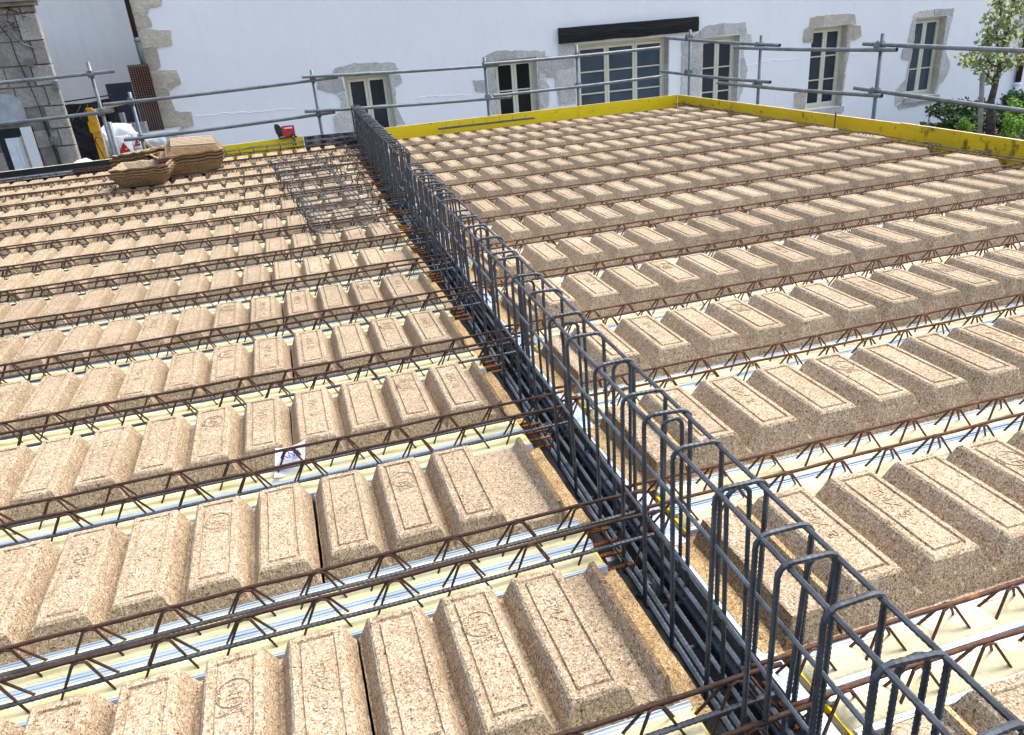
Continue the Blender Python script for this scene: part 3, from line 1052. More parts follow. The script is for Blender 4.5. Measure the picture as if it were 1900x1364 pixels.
rj = random.Random(5)
for k in range(-1, NROW):
    for j, oy in enumerate((.102, .226)):
        yc = LROW * k + oy
        if k == -1:
            yc = -.765 + (.108, .232)[j]
        if yc > 10.15:
            continue
        xb = TL(yc) - .035
        xa = -1.0 - .36 * max(0, yc)
        ph = (.485 - xa) % .2 if k == 0 else rj.uniform(0, .2)
        joist('L', xa, xb, yc, .022 - (.004 if j else 0), -.085, ph, 100 + k * 2 + j,
              'brown lattice joist left of rebar cage, %s of the %s pair from camera' % ('nearer' if j == 0 else 'farther', ORD[k + 2]), 'lattice joists left of the cage', False, rj.random() < .4)
for k in range(-2, 13):
    for j, oy in enumerate((.094 + .188 - .066, .094 + .188 + .066)):
        yc = RROW * k + oy
        if yc > 10.2:
            continue
        xa = TR(yc) + .075 - .0108 * yc
        xb = min(BX(yc) - .06, 4.9 + 1.15 * max(0, yc))
        ph = ((2.81 if j == 0 else 2.823) - xa) % .2 if k == 0 else rj.uniform(0, .2)
        o = joist('R', xa, xb, yc, -.030 - (.003 if j else 0), -.118, ph, 200 + k * 2 + j,
                  'rust brown lattice joist right of rebar cage, %s of the %s pair from camera' % ('nearer' if j == 0 else 'farther', ORD[k + 3]), 'lattice joists right of the cage', True, False)
        o.matrix_world = RIGHT @ Matrix.Translation((xa, yc, 0))

# ------------------------------------------------------------------ beam trench and rebar cages
BA = -.034
trench = Matrix.Translation((1.635, 0, 0)) @ Matrix.Rotation(BA, 4, 'Z')


def tpart(mb, name, mats, label, cat):
    o = mb.build(name, mats)
    o.matrix_world = trench
    return tag(o, label, cat)


o = struct(MB().box2((-.20, -2.6, -.285), (.22, 10.6, -.262)).build('trench_floor', M['black_ply']))
o.matrix_world = trench
tpart(MB().box2((.112, -2.6, -.258), (.150, 10.5, -.132)).box2((.106, -2.6, -.1305), (.156, 10.5, -.124), 1), 'formwork_batten', [M['batten'], M['zinc_strip']], 'grey batten with bright steel edge along right side of the trench', 'formwork')
for i, (x, y) in enumerate(((-.055, .22), (.015, .08), (-.04, -.42), (.03, 1.15))):
    m = MB()
    a, b = .030, .020
    m.add([(-a, -a, 0), (a, -a, 0), (a, a, 0), (-a, a, 0), (-b, -b, .055), (b, -b, .055), (b, b, .055), (-b, b, .055)], [(3, 2, 1, 0), (4, 5, 6, 7), (0, 1, 5, 4), (1, 2, 6, 5), (2, 3, 7, 6), (3, 0, 4, 7)])
    o = m.build('concrete_spacer', M['concrete'])
    o.matrix_world = trench @ Matrix.Translation((x, y, -.2615)) @ Matrix.Rotation(i * .7, 4, 'Z')
    tag(o, ('grey concrete spacer on the trench floor, leftmost of the four', 'grey concrete spacer lying between bars on trench floor beside rusty anchors', 'grey concrete spacer nearest the camera on the trench floor', 'grey concrete spacer farthest from camera on the trench floor')[i], 'spacer', 'concrete spacers in the trench')


def loop_path(w, h, r, seg=5):
    P = []
    for cx, cz, a0 in ((w / 2 - r, h - r, 0), (-w / 2 + r, h - r, 90), (-w / 2 + r, r, 180), (w / 2 - r, r, 270)):
        for i in range(seg + 1):
            a = math.radians(a0 + 90 * i / seg)
            P.append(Vector((cx + r * math.cos(a), 0, cz + r * math.sin(a))))
    return P


def ribbed_loop(w, h, r, rad, pitch=.0065):
    base = loop_path(w, h, r)
    pts = []
    n = len(base)
    for i in range(n):
        a, b = base[i], base[(i + 1) % n]
        k = max(1, int((b - a).length / pitch))
        for j in range(k):
            pts.append(a.lerp(b, j / k))
    rr = [rad * (1 + (.10 if i % 2 else -.08)) for i in range(len(pts))]
    return MB().tube(pts, rad, 7, True, radii=rr)


STIR = ribbed_loop(.130, .640, .030, .0064).mesh('stirrup', M['rebar'])
STIR2 = ribbed_loop(.060, .615, .027, .0058).mesh('stirrup', M['rebar'])
STIR_FAR = MB().tube(loop_path(.128, .640, .030, 3), .0066, 6, True).mesh('stirrup', M['rebar'])
STIR_FAR2 = MB().tube(loop_path(.060, .615, .027, 3), .0062, 6, True).mesh('stirrup', M['rebar'])


def cage(name, label, stations, ya, yb, dz, far):
    root = empty(name, (0, 0, 0), label, 'rebar cage', 'beam reinforcement cages')
    root.matrix_world = Matrix.Translation((1.648, 0, dz)) @ Matrix.Rotation(-.036, 4, 'Z')
    r = random.Random(9)
    for i, y in enumerate(stations):
        o = put('stirrup', STIR_FAR if far else STIR, root, (r.uniform(-.004, .004), y, -.205 + r.uniform(-.006, .004)))
        o.rotation_euler = (r.uniform(-.03, .03), r.uniform(-.012, .012), r.uniform(-.07, .07))
        if (i % 2) == 0:
            o = put('stirrup', STIR_FAR2 if far else STIR2, root, (.028 + r.uniform(-.006, .006), y + r.uniform(.014, .045), -.205 + r.uniform(-.014, .002)))
            o.rotation_euler = (r.uniform(-.04, .04), r.uniform(-.03, .03), r.uniform(-.12, .12))
    for x, z, rad in ((-.051, .421, .0062), (.051, .421, .0062), (-.056, .285, .0052), (.056, .28, .0052), (-.056, .12, .0048), (.056, .11, .0048)):
        P, R = rib_bar((x, ya + r.uniform(-.1, .1), z), (x + r.uniform(-.004, .004), yb + r.uniform(-.1, .1), z + r.uniform(-.006, .006)), rad, .013, 6, .08)
        for q in P:
            q.x += .0035 * noise.noise(Vector((q.y * 1.6, x * 40, z)))
            q.z += .005 * noise.noise(Vector((q.y * 1.4, x * 30, z + 9)))
        MB().tube(P, rad, 6, radii=R).build('longitudinal_bar', M['rebar'] if z > .35 else M['rebar_blue'], root)
    for i, (x, z, rad) in enumerate(((-.052, -.188, .0095), (-.030, -.187, .0095), (.048, -.186, .0095), (.052, -.150, .0095), (.012, -.186, .008), (.0, 9, 0), (.0, 9, 0), (.078, -.125, .0088))):
        if not rad:
            continue
        P, R = rib_bar((x, ya - .2 + r.uniform(-.1, .1), z), (x, yb + .2 + r.uniform(-.1, .1), z), rad, .016, 7, .07)
        MB().tube(P, rad, 7, radii=R).build('bottom_bar', M['rebar_blue'] if i != 7 else M['rust_blue'], root)
    return root


near_st = [-2.0, -1.8, -1.62, -1.42, -1.24, -1.09, -.94, -.80, -.66, -.57, -.40, -.22, -.05, .12, .33, .56, .76, 1.05, 1.30, 1.58, 1.69, 1.94, 2.25, 2.50, 2.68, 3.0, 3.19, 3.36, 3.54, 3.70, 3.85, 3.96, 4.10, 4.26, 4.47, 4.57]
far_st = [5.31, 5.48, 5.65, 5.86] + [6.03 + .155 * i for i in range(30)]
cage('rebar_cage', 'nearer tall dark rebar cage standing in the beam trench toward camera', near_st, -2.1, 4.75, 0.0, False)
cage('rebar_cage', 'farther tall dark rebar cage in the beam trench reaching the house side', far_st, 5.1, 10.62, .025, True)

# loose cage lying on the left blocks
lc = empty('loose_rebar_cage', (1.12, 6.45, .03), 'loose dark rebar cage lying on the left blocks beside the trench', 'rebar cage')
lc.rotation_euler = (0, 0, math.radians(4))
lc.scale = (1, 1, .72)
r = random.Random(31)
for i in range(13):
    y = -1.85 + i * .285
    o = put('stirrup', STIR_FAR, lc, (.32 + r.uniform(-.012, .012), y + r.uniform(-.03, .03), .008 + .064))
    o.rotation_euler = (0, -math.pi / 2, r.uniform(-.04, .04))
for x, z in ((-.24, .118), (.20, .122), (-.05, .125), (.22, .016), (-.22, .012)):
    P, R = rib_bar((x + r.uniform(-.03, .03), -2.05, z), (x + r.uniform(-.03, .03), 1.75, z + .004), .006, .03, 6, .05)
    MB().tube(P, .006, 6, radii=R).build('longitudinal_bar', M['rebar'], lc)
for zz, yy in ((.02, -2.0), (.11, -1.75)):
    pts = [Vector((-.31, yy + .35, zz)), Vector((-.31, yy + .05, zz)), Vector((-.27, yy - .12, zz)), Vector((-.18, yy - .20, zz)), Vector((.0, yy - .18, zz + .01)), Vector((.14, yy - .06, zz + .02)), Vector((.20, yy + .06, zz + .02))]
    MB().tube(pts, .0062, 6).build('bent_bar', M['rebar'], lc, True)
for zz in (.115, .07):
    MB().tube([(-.32, 1.65, zz), (-.2, 1.66, zz + .03), (.0, 1.55, zz + .01), (.12, 1.5, zz)], .006, 6).build('bent_bar', M['rebar'], lc, True)


# ------------------------------------------------------------------ edge boards
def board(a, b, z0, z1, th, m, label, edge='ply_edge', name='formwork_board', screws=True):
    a, b = Vector((a[0], a[1], 0)), Vector((b[0], b[1], 0))
    L = (b - a).length
    ang = math.atan2(b.y - a.y, b.x - a.x)
    root = empty(name, (a.x, a.y, z0), label, 'board', 'edge formwork boards', ang)
    H = z1 - z0
    MB().box2((.002, 0, 0), (L - .002, th, H - .003)).build('panel', m, root)
    MB().box2((.002, 0, H - .003), (L - .002, th, H)).build('top_edge', M[edge], root)
    if screws:
        rnd = random.Random(int(L * 1000))
        x = .25
        while x < L - .1:
            y = rnd.choice((.3, .45, .62, .8)) * H
            pts = [(x + .011 * math.cos(t), -.0025, y + .009 * math.sin(t)) for t in [i * math.pi / 4 for i in range(8)]]
            MB().add(pts + [(p[0], .001, p[2]) for p in pts], [tuple(range(8))] + [(i, i + 8, (i + 1) % 8 + 8, (i + 1) % 8) for i in range(8)]).build('knot', M['fibre_dark'], root)
            x += rnd.uniform(.35, .9)
    return root


YB = 10.36
ZT = .105
board((2.24, 10.40), (5.55, 10.41), -.16, ZT, .027, M['yellow'], 'bright yellow edge board along house side, just right of the rebar cage')
board((5.556, 10.41), (7.36, 10.44), -.16, ZT, .027, M['yellow'], 'bright yellow edge board on the house side ending at the far right corner')
board((7.36, 10.43), (7.228, 5.285), -.16, ZT, .027, M['yellow_dark'], 'yellow edge board with few knots on right side from far corner', 'ply_edge')
board((7.226, 5.28), (6.78, -.2), -.16, ZT + .008, .027, mat_board('yellow_formwork_stained', (.72, .48, .006), (.55, .35, .005), (.050, .036, .010), 0.54), 'darker yellow edge board with black stains on right side nearest camera')
board((-.40, 10.40), (1.19, 10.58), -.16, ZT, .027, M['yellow'], 'bright yellow edge board left of the cage with red saw on top')
board((-1.36, 10.22), (-.62, 10.36), -.16, ZT, .027, M['yellow'], 'short yellow edge board end left of the fibre tray stack')
board((-4.9, 10.06), (-1.37, 10.30), -.16, ZT + .012, .045, M['black_ply'], 'black faced edge board with pale top at far left', 'ply_edge', screws=False)
board((1.20, 10.56), (2.05, 10.46), -.16, ZT - .01, .03, M['mottled'], 'mottled black and pink edge board between yellow board and cage', 'mottled', screws=False)

# blue-grey strip along the black board
o = MB().box2((0, -.05, 0), (2.2, .0, .012)).box2((0, -.004, .012), (2.2, 0, .04)).build('steel_strip', M['zinc_strip'], None, False, (-4.1, 10.02, .0))
o.rotation_euler = (0, 0, .066)
tag(o, 'blue grey steel strip lying along the black edge board', 'strip')
# dark channel lying on the last row at the right
ch = MB().box2((0, 0, 0), (1.52, .085, .006)).box2((0, 0, .006), (1.52, .006, .02)).box2((0, .079, .006), (1.52, .085, .02))
for i in range(7):
    ch.tube([(.12 + i * .21, .04, .006), (.125 + i * .21, .04, .075)], .003, 4)
o = ch.build('steel_channel', M['rebar_blue'], None, False, (3.16, 10.03, .028))
tag(o, 'dark grey steel channel lying on far blocks before yellow board', 'channel')


# chained edge reinforcement: long bars with little hoops
def edge_chain(a, b, z, hoops, m, label, rad=.055, seed=1):
    a, b = Vector((a[0], a[1], 0)), Vector((b[0], b[1], 0))
    L = (b - a).length
    root = empty('edge_tie_bars', (a.x, a.y, z), label, 'rebar', 'edge reinforcement', math.atan2(b.y - a.y, b.x - a.x))
    rnd = random.Random(seed)
    for y, zz in ((-.05, .045), (.03, .05), (-.04, -.02), (.035, -.03)):
        pts = [Vector((L * i / 30, y + rnd.uniform(-.006, .006), zz + .012 * noise.noise(Vector((i * .4, y * 50, seed))))) for i in range(31)]
        MB().tube(pts, .006, 5).build('bar', m, root)
    for x in hoops:
        if x > L:
            continue
        pts = [Vector((x + rnd.uniform(-.012, .012), rad * 1.05 * math.cos(t) - .005, .012 + rad * math.sin(t))) for t in [i * 2 * math.pi / 12 for i in range(12)]]
        MB().tube(pts, .005, 5, True).build('hoop', m, root)
    return root


edge_chain((-1.3, 10.22), (2.0, 10.37), .0, [.05 + .19 * i for i in range(18)], M['rebar'], 'grey tie bars with small hoops along the far left boards', seed=2)
edge_chain((-4.6, 9.98), (-1.3, 10.2), -.01, [.1 + .2 * i for i in range(17)], M['rust'], 'brown tie bars with small hoops along the black board', seed=3)
rr_ = random.Random(17)
hp, x = [], .15
while x < 10:
    for q in range(rr_.randint(2, 6)):
        hp.append(x + q * .055 + rr_.uniform(-.012, .012))
    x += rr_.uniform(.55, 1.0)
edge_chain((7.24, 10.25), (6.72, .2), -.055, hp, mat_rust('grey_rusty_steel', (.045, .036, .03), (.14, .12, .10), (.20, .085, .03), .55), 'grey and rusty tie bars with hoops along the right yellow board', .062, 4)
MB_stub = MB().tube([(0, 0, -.10), (0.003, 0, .155)], .009, 6)
tag(MB_stub.build('rebar_stub', M['rebar'], None, False, (7.13, 6.2, 0)), 'single upright dark rebar stub by the right yellow board', 'rebar')

# ------------------------------------------------------------------ things lying on the deck
# nested wood fibre trays
def tray_mesh(name, L, W, H, t, ribs, seed):
    """shallow pressed tray with flared sides, open at the top"""
    rnd = random.Random(seed)
    mb = MB()
    fl = .06
    ip = [(-L / 2, -W / 2), (L / 2, -W / 2), (L / 2, W / 2), (-L / 2, W / 2)]
    gr = lambda d: [(x + (d if x > 0 else -d), y + (d if y > 0 else -d)) for x, y in ip]
    rings = [(gr(0), 0, 0), (gr(fl), H, 0), (gr(fl + .03), H + .006, 0), (gr(fl + .03), H - t * .55, 1), (gr(fl + .006), H - t * .8, 1), (gr(.008), -t, 1)]
    SB_ = 8
    for pts, z, _ in rings:
        for q in range(4):
            p0, p1 = Vector(pts[q]), Vector(pts[(q + 1) % 4])
            for j in range(SB_):
                e = p0.lerp(p1, j / SB_)
                mb.v.append((e.x + rnd.uniform(-.003, .003), e.y + rnd.uniform(-.003, .003), z + (.008 * math.sin(j * 2.4 + q) if z > .03 else 0)))
    N4 = 4 * SB_
    for a in range(len(rings) - 1):
        for q in range(N4):
            mb.f.append((a * N4 + q, a * N4 + (q + 1) % N4, (a + 1) * N4 + (q + 1) % N4, (a + 1) * N4 + q))
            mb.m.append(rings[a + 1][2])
    mb.f += [tuple(range(N4 - 1, -1, -1)), tuple(range(5 * N4, 6 * N4))]
    mb.m += [0, 0]
    for r_ in range(ribs):
        y = -W / 2 + W * (r_ + .5) / ribs
        w = W / ribs * .36
        mb.box2((-L / 2 - fl * .2, y - w, -t - .022), (L / 2 + fl * .2, y + w, -t - .001))
    return mb.mesh(name, [M['fibre'], M['fibre_dark']])


TR_A = tray_mesh('fibre_tray', .44, .50, .10, .02, 0, 1)
TR_B = tray_mesh('fibre_tray', .62, .50, .11, .02, 0, 2)
TR_C = tray_mesh('fibre_tray', .50, .62, .07, .02, 6, 3)
rt = random.Random(8)
names4 = ['bottom', 'second', 'third', 'top']
for i in range(4):
    o = put('fibre_tray', TR_A, None, (-.75 + rt.uniform(-.012, .012), 8.42 + rt.uniform(-.012, .012), .028 + .030 * i), math.radians(-3 + rt.uniform(-2, 2)))
    tag(o, 'wood fibre tray, %s one of the small stack nearer the camera' % names4[i], 'tray', 'stacked fibre trays')
for i in range(4):
    o = put('fibre_tray', TR_B, None, (-.30 + rt.uniform(-.012, .012), 8.98 + rt.uniform(-.012, .012), .030 + .036 * i), math.radians(14 + rt.uniform(-2, 2)))
    tag(o, 'wood fibre tray, %s one of the wider stack by the yellow board' % names4[i], 'tray', 'stacked fibre trays')
for i in range(4):
    o = put('fibre_tray', TR_A, None, (-.82 + rt.uniform(-.01, .01), 9.45 + rt.uniform(-.01, .01), .030 + .046 * i), math.radians(-38 + rt.uniform(-2, 2)))
    o.rotation_euler[1] = -.10
    tag(o, 'wood fibre tray, %s one of the tilted stack left behind wide stack' % names4[i], 'tray', 'stacked fibre trays')
o = put('fibre_tray', TR_C, None, (-.22, 9.12, .315), math.radians(4))
o.rotation_euler = (math.pi + .07, .05, math.radians(6))
tag(o, 'pale ribbed wood fibre tray lying upside down on the wider stack', 'tray')

# red cordless jigsaw on the yellow board
js = empty('cordless_jigsaw', (.985, 10.56, ZT), 'red and black cordless jigsaw resting on the yellow edge board', 'power tool', None, .10)
MB().box2((-.14, -.05, .0), (.12, .05, .012)).box2((-.14, -.05, .012), (-.12, .05, .02)).build('base_plate', M['black_rubber'], js)
bd = MB()
bd.prism([(-.06, .02), (.085, .016), (.10, .05), (.105, .150), (.092, .158), (.085, .150), (.08, .125), (-.03, .13), (-.055, .145), (-.075, .15), (-.085, .09), (-.075, .03)], -.036, .036)
bd.prism([(-.055, .146), (.02, .150), (.105, .152), (.105, .168), (.0, .172), (-.06, .172), (-.078, .152)], -.022, .022)
bd.build('body', M['red_tool'], js)
MB().prism([(-.165, .075), (-.088, .065), (-.083, .15), (-.092, .172), (-.12, .205), (-.17, .205), (-.175, .15)], -.04, .04).build('battery', M['black_rubber'], js)
MB().prism([(-.15, .03), (-.08, .022), (-.082, .075), (-.155, .075)], -.03, .03).build('motor_housing', M['black_rubber'], js)
MB().prism([(.03, .012), (.10, .012), (.10, .05), (.03, .05)], -.04, .0372).build('blade_holder', M['black_rubber'], js)
MB().box2((.055, -.052, -.13), (.072, -.049, .03)).build('blade', M['bright_steel'], js)
# black dust tube below
MB().tube([(.06, -.048, -.0), (.072, -.06, -.05), (.078, -.07, -.11)], .012, 6).build('suction_hose', M['black_rubber'], js)

# white paper label by the joist
lb = empty('paper_label', (.575, .978, -.036), 'white paper label with blue print tucked under a lattice joist', 'label')
lm_ = MB()
for i in range(9):
    t = i / 8
    for j in range(5):
        s = j / 4
        x = -.012 + .125 * t * .9 + .02 * s
        y = -.03 + .085 * s + .03 * t * (1 - s)
        z = -.028 + .075 * s - .012 * math.sin(t * 3.1) + .012 * t * s
        lm_.v.append((x, y, z))
for i in range(8):
    for j in range(4):
        a = i * 5 + j
        lm_.f.append((a, a + 5, a + 6, a + 1))
        lm_.m.append(0)
lo_ = lm_.build('sheet', M['paper'], lb, True)
tx = text_mesh('KNA', .034, .0003)
tx.materials.append(M['blue_ink'])
to = put('print', tx, lb, (.062, .030, .020))
to.rotation_euler = (math.radians(48), .0, math.radians(8))

# ------------------------------------------------------------------ scaffold guard rails
def coupler(parent, z, ax):
    m = MB().box((0, 0, z), (.075, .075, .06)).tube([(0, 0, z - .045), (0, 0, z + .045)], .034, 8)
    d = Vector((1, 0, 0)) if ax == 'x' else Vector((0, 1, 0))
    off = Vector((0, -.052, z)) if ax == 'x' else Vector((-.052, 0, z))
    m.tube([off - d * .04, off + d * .04], .033, 8)
    m.tube([off + Vector((-.03, -.02, -.05)), off + Vector((-.03, -.02, .06))], .007, 5)
    m.box(off + Vector((0, 0, .035)), (.05, .05, .02))
    return m.build('coupler', M['coupler'], parent)


def post(x, y, zt, zs, ax, label, r=.0242, lean=(0, 0)):
    root = empty('scaffold_post', (x, y, -.55), label, 'scaffold tube', 'scaffold posts')
    H = zt + .55
    n = 14
    mb = MB()
    ring = []
    for rad in (r, r - .004):
        for z in (0, H):
            ring.append([(rad * math.cos(2 * math.pi * i / n) + lean[0] * z, rad * math.sin(2 * math.pi * i / n) + lean[1] * z, z) for i in range(n)])
    mb.v += ring[0] + ring[1] + ring[2] + ring[3]
    for i in range(n):
        j = (i + 1) % n
        mb.f += [(i, j, n + j, n + i), (n + i, n + j, 3 * n + j, 3 * n + i), (3 * n + i, 3 * n + j, 2 * n + j, 2 * n + i)]
        mb.m += [0, 0, 0]
    mb.build('tube', M['pipe'], root, True)
    for z in zs:
        c_ = coupler(root, z + .55, ax)
        c_.location = (lean[0] * (z + .55), lean[1] * (z + .55), 0)
    return root


def rail(a, b, label, r=.0242):
    a, b = Vector(a), Vector(b)
    d = (b - a)
    L = d.length
    n = 14
    root = bpy.data.objects.new('guard_rail', None)
    mb = MB()
    k = 12
    sag = .012
    pts = [Vector((L * i / k, 0, -sag * math.sin(math.pi * i / k))) for i in range(k + 1)]
    mb.tube(pts, r, n, cap=False)
    mb.tube(pts[::-1], r - .004, n, cap=False)
    for p0, s in ((pts[0], 0), (pts[-1], 1)):
        o_ = [(p0.x, r * math.cos(2 * math.pi * i / n), p0.z + r * math.sin(2 * math.pi * i / n)) for i in range(n)]
        i_ = [(p0.x, (r - .004) * math.cos(2 * math.pi * i / n), p0.z + (r - .004) * math.sin(2 * math.pi * i / n)) for i in range(n)]
        mb.add(o_ + i_, [(i, (i + 1) % n, n + (i + 1) % n, n + i) for i in range(n)])
    o = mb.build('guard_rail', M['pipe'], None, True)
    o.matrix_world = Matrix.Translation(a) @ d.to_track_quat('X', 'Z').to_matrix().to_4x4()
    bpy.data.objects.remove(root)
    return tag(o, label, 'scaffold tube', 'scaffold guard rails')


PY = 10.85
post(-1.47, PY, 1.36, (1.20, .70), 'x', 'galvanised scaffold post in front of stone building, leftmost post')
post(-1.055, PY + .02, .925, (.80, .30), 'x', 'short scaffold post by the bags, second from left')
post(-1.44, PY + .12, .55, (), 'x', 'thick lower scaffold standard beside the leftmost post', .034)
post(1.495, PY, .995, (.87, .37), 'x', 'galvanised scaffold post just left of the far cage end')
post(4.175, PY, .95, (.84, .35), 'x', 'galvanised scaffold post left of the second window')
post(5.74, PY, 1.0, (.845, .385), 'x', 'galvanised scaffold post at left edge of the wide window')
PX = 7.85
post(PX, 10.93, 1.075, (.955, .40), 'y', 'galvanised corner scaffold post by the far right board corner')
post(PX, 8.85, .965, (.83, .30), 'y', 'galvanised scaffold post right of the fourth window')
post(PX, 6.40, .96, (.83, .315), 'y', 'galvanised scaffold post nearest camera on the right side')
RYo = PY - .052
rail((-4.2, RYo, 1.19), (-1.16, RYo, 1.215), 'upper scaffold rail at far left crossing the stone building')
rail((-4.2, RYo, .68), (-1.33, RYo, .70), 'lower scaffold rail at far left crossing the stone building')
rail((-1.42, RYo, .795), (1.86, RYo, .865), 'upper scaffold rail before the blank white wall and stone corner')
rail((-1.28, RYo, .30), (1.74, RYo, .375), 'lower scaffold rail before the blank white wall and stone corner')
rail((1.34, RYo - .05, .915), (4.39, RYo, .815), 'upper scaffold rail across the first window')
rail((1.29, RYo - .05, .43), (4.56, RYo, .32), 'lower scaffold rail across the first window')
rail((4.13, RYo - .05, .85), (7.22, RYo, .845), 'upper scaffold rail crossing second window and the wide window')
rail((4.25, RYo - .05, .37), (7.22, RYo, .39), 'lower scaffold rail crossing second window and the wide window')
RX = PX - .052
rail((RX, 11.68, .955), (RX, 8.32, .835), 'upper scaffold rail from the corner post across the fourth window')
rail((RX, 11.88, .39), (RX, 8.49, .34), 'lower scaffold rail from the corner post across the fourth window')
rail((RX - .05, 9.38, .805), (RX - .02, 6.07, .79), 'upper scaffold rail crossing the fifth window')
rail((RX - .05, 9.83, .28), (RX - .02, 6.22, .28), 'lower scaffold rail crossing the fifth window')
rail((RX + .03, 6.68, .85), (RX, 1.2, .72), 'upper scaffold rail at far right crossing the sixth window')
rail((RX + .03, 6.76, .34), (RX, 1.2, .14), 'lower scaffold rail at far right crossing the sixth window')

# ------------------------------------------------------------------ downpipes
dp = empty('downpipe', (-1.36, FY - .07, 1.2), 'downpipe on the stone corner, brown above and open galvanised end below', 'pipe')
MB().tube([(0, 0, .47), (0, 0, 4.2)], .045, 10).build('upper_pipe', M['brown_pipe'], dp, True)
MB().tube([(0.01, -.01, .02), (0, -.005, .20), (0, 0, .40), (0, 0, .50)], .05, 10).build('lower_pipe', M['pipe'], dp, True)
MB().tube([(0, 0, .42), (0, 0, .46)], .057, 10).build('collar', M['coupler'], dp, True)
dp = empty('downpipe', (20.42, FY - .09, -1.9), 'brown downpipe with white collar at the right end of the white wall', 'pipe')
MB().tube([(0, 0, .78), (0, 0, 5.5)], .075, 10).build('upper_pipe', M['brown_pipe'], dp, True)
MB().tube([(0, 0, 0), (0, 0, .80)], .085, 10).build('lower_pipe', M['white'], dp, True)
MB().tube([(0, 0, .72), (0, 0, .77)], .105, 10).build('collar', M['white'], dp, True)

# ------------------------------------------------------------------ yard things at the left
# reinforcing mesh leaning on the corner
for i in range(5):
    mb = MB()
    W, H = .33, 1.20
    nx, nz = 9, 30
    bow = lambda t: .12 * t * t
    for a in range(nx):
        x = -W / 2 + W * a / (nx - 1)
        mb.tube([(x, bow(1 - t / 8) * .5, H * t / 8) for t in range(9)], .0042, 4)
    for b in range(nz):
        z = H * b / (nz - 1)
        mb.tube([(-W / 2 - .02, .006 + bow(1 - z / H) * .5, z), (W / 2 + .02, .006 + bow(1 - z / H) * .5, z)], .0042, 4)
    o = mb.build('mesh_sheet', M['rust_orange'], None, False, (-1.45 + .012 * i, 15.22 - .055 * i, .03 - .01 * i))
    o.rotation_euler = (-.03 - .012 * i, 0, .05 * (i - 2) * .5)
    tag(o, 'rusty reinforcing mesh sheet leaning at the stone corner, %s from the wall' % ORD[i + 1], 'mesh', 'rusty mesh sheets leaning at the corner')
tag(MB().box2((-.5, -.5, 0), (.5, .5, 2.03)).build('stone_plinth', M['render_grey'], None, False, (-1.46, 15.9 - .95, GZ)), 'grey rendered plinth under the rusty mesh sheets', 'plinth')
# dark blue panel against the rear wall
o = MB().box2((-.25, -.02, 0), (.25, .02, 2.9)).build('leaning_panel', M['blue_panel'], None, False, (-2.13, 16.75, GZ))
o.rotation_euler = (-.08, 0, 0)
tag(o, 'dark blue flat panel leaning against the rear wall', 'panel')
# black tarp
tp = MB()
for i in range(15):
    for j in range(13):
        u, v = i / 14, j / 12
        x = -2.85 + .98 * u
        z = GZ + (2.66 + .05 * u) * v + (.012 * math.sin(u * 9) if j == 12 else 0)
        y = 14.5 + .10 * noise.noise(Vector((u * 5, v * 2, 1))) - .12 * (1 - v) + .05 * math.sin(u * 21) * (1 - v)
        tp.v.append((x, y, z))
for i in range(14):
    for j in range(12):
        a = i * 13 + j
        tp.f.append((a, a + 13, a + 14, a + 1))
        tp.m.append(0)
tpo = empty('black_tarp', (0, 0, 0), 'black tarpaulin hung behind the orange yellow timber beam', 'tarp')
tp.build('sheet', M['tarp'], tpo, True)
MB().tube([(-2.87, 14.46, .72), (-1.88, 14.46, .77)], .012, 6).build('top_pole', M['black_rubber'], tpo)
for x in (-2.62, -2.5, -2.3):
    MB().tube([(x, 14.35, .42), (x + .18, 14.33, .62), (x + .2, 14.33, .66)], .008, 5).build('strap', M['coupler'], tpo)
# orange-yellow beam standing in the yard
hb = empty('timber_beam', (-2.02, 13.0, GZ), 'orange yellow formwork beam with clamps standing upright in the yard', 'beam')
MB().box2((-.065, -.05, 0), (.025, .05, 2.66)).build('post', M['orange'], hb)
MB().box2((.028, -.04, 0), (.062, .04, 2.63)).build('flange', M['wood'], hb)
for z in (2.28, 1.55):
    MB().box2((-.09, -.07, z), (.05, .07, z + .17)).build('clamp', M['orange'], hb)
MB().box2((-.16, -.05, 1.30), (-.066, .05, 1.42)).build('foot_arm', M['orange'], hb)
# planks lying across
o = MB().box((0, 0, 0), (.62, .16, .035)).build('plank', M['wood'], None, False, (-1.99, 14.4, .575))
o.rotation_euler = (0, -.13, .2)
tag(o, 'pale timber plank resting on top of the grey concrete blocks', 'plank')
o = MB().box((0, 0, 0), (.40, .18, .06)).build('plank', M['grey_wood'], None, False, (-2.12, 14.38, .52))
tag(o, 'short brown board under the pale timber plank', 'plank')


# hollow concrete blocks
def cblock():
    m = MB()
    L, W, H, t = .29, .19, .19, .03
    m.box2((-L / 2, -W / 2, 0), (L / 2, -W / 2 + t, H)).box2((-L / 2, W / 2 - t, 0), (L / 2, W / 2, H))
    for x in (-L / 2, -t / 2, L / 2 - t):
        m.box2((x, -W / 2 + t, .0), (x + t, W / 2 - t, H))
    return m.mesh('concrete_block', M['concrete'])


CB = cblock()
lv = ['lowest', 'second', 'third', 'fourth', 'top']
for r_ in range(5):
    for c_ in range(2):
        if r_ == 4 and c_ == 1:
            continue
        o = put('concrete_block', CB, None, (-2.00 + .31 * c_ + .03 * (r_ % 2), 14.95, -.55 + .195 * r_), .05 * (r_ % 3 - 1))
        tag(o, 'grey hollow concrete block, %s course of the yard stack, %s' % (lv[r_], 'left one' if c_ == 0 else 'right one'), 'concrete block', 'concrete blocks stacked in the yard')
tag(MB().box2((-.42, -.16, 0), (.42, .16, 1.45)).build('pallet_stack', M['grey_wood'], None, False, (-1.86, 14.95, GZ)), 'grey timber pallet stack under the concrete blocks', 'pallet')


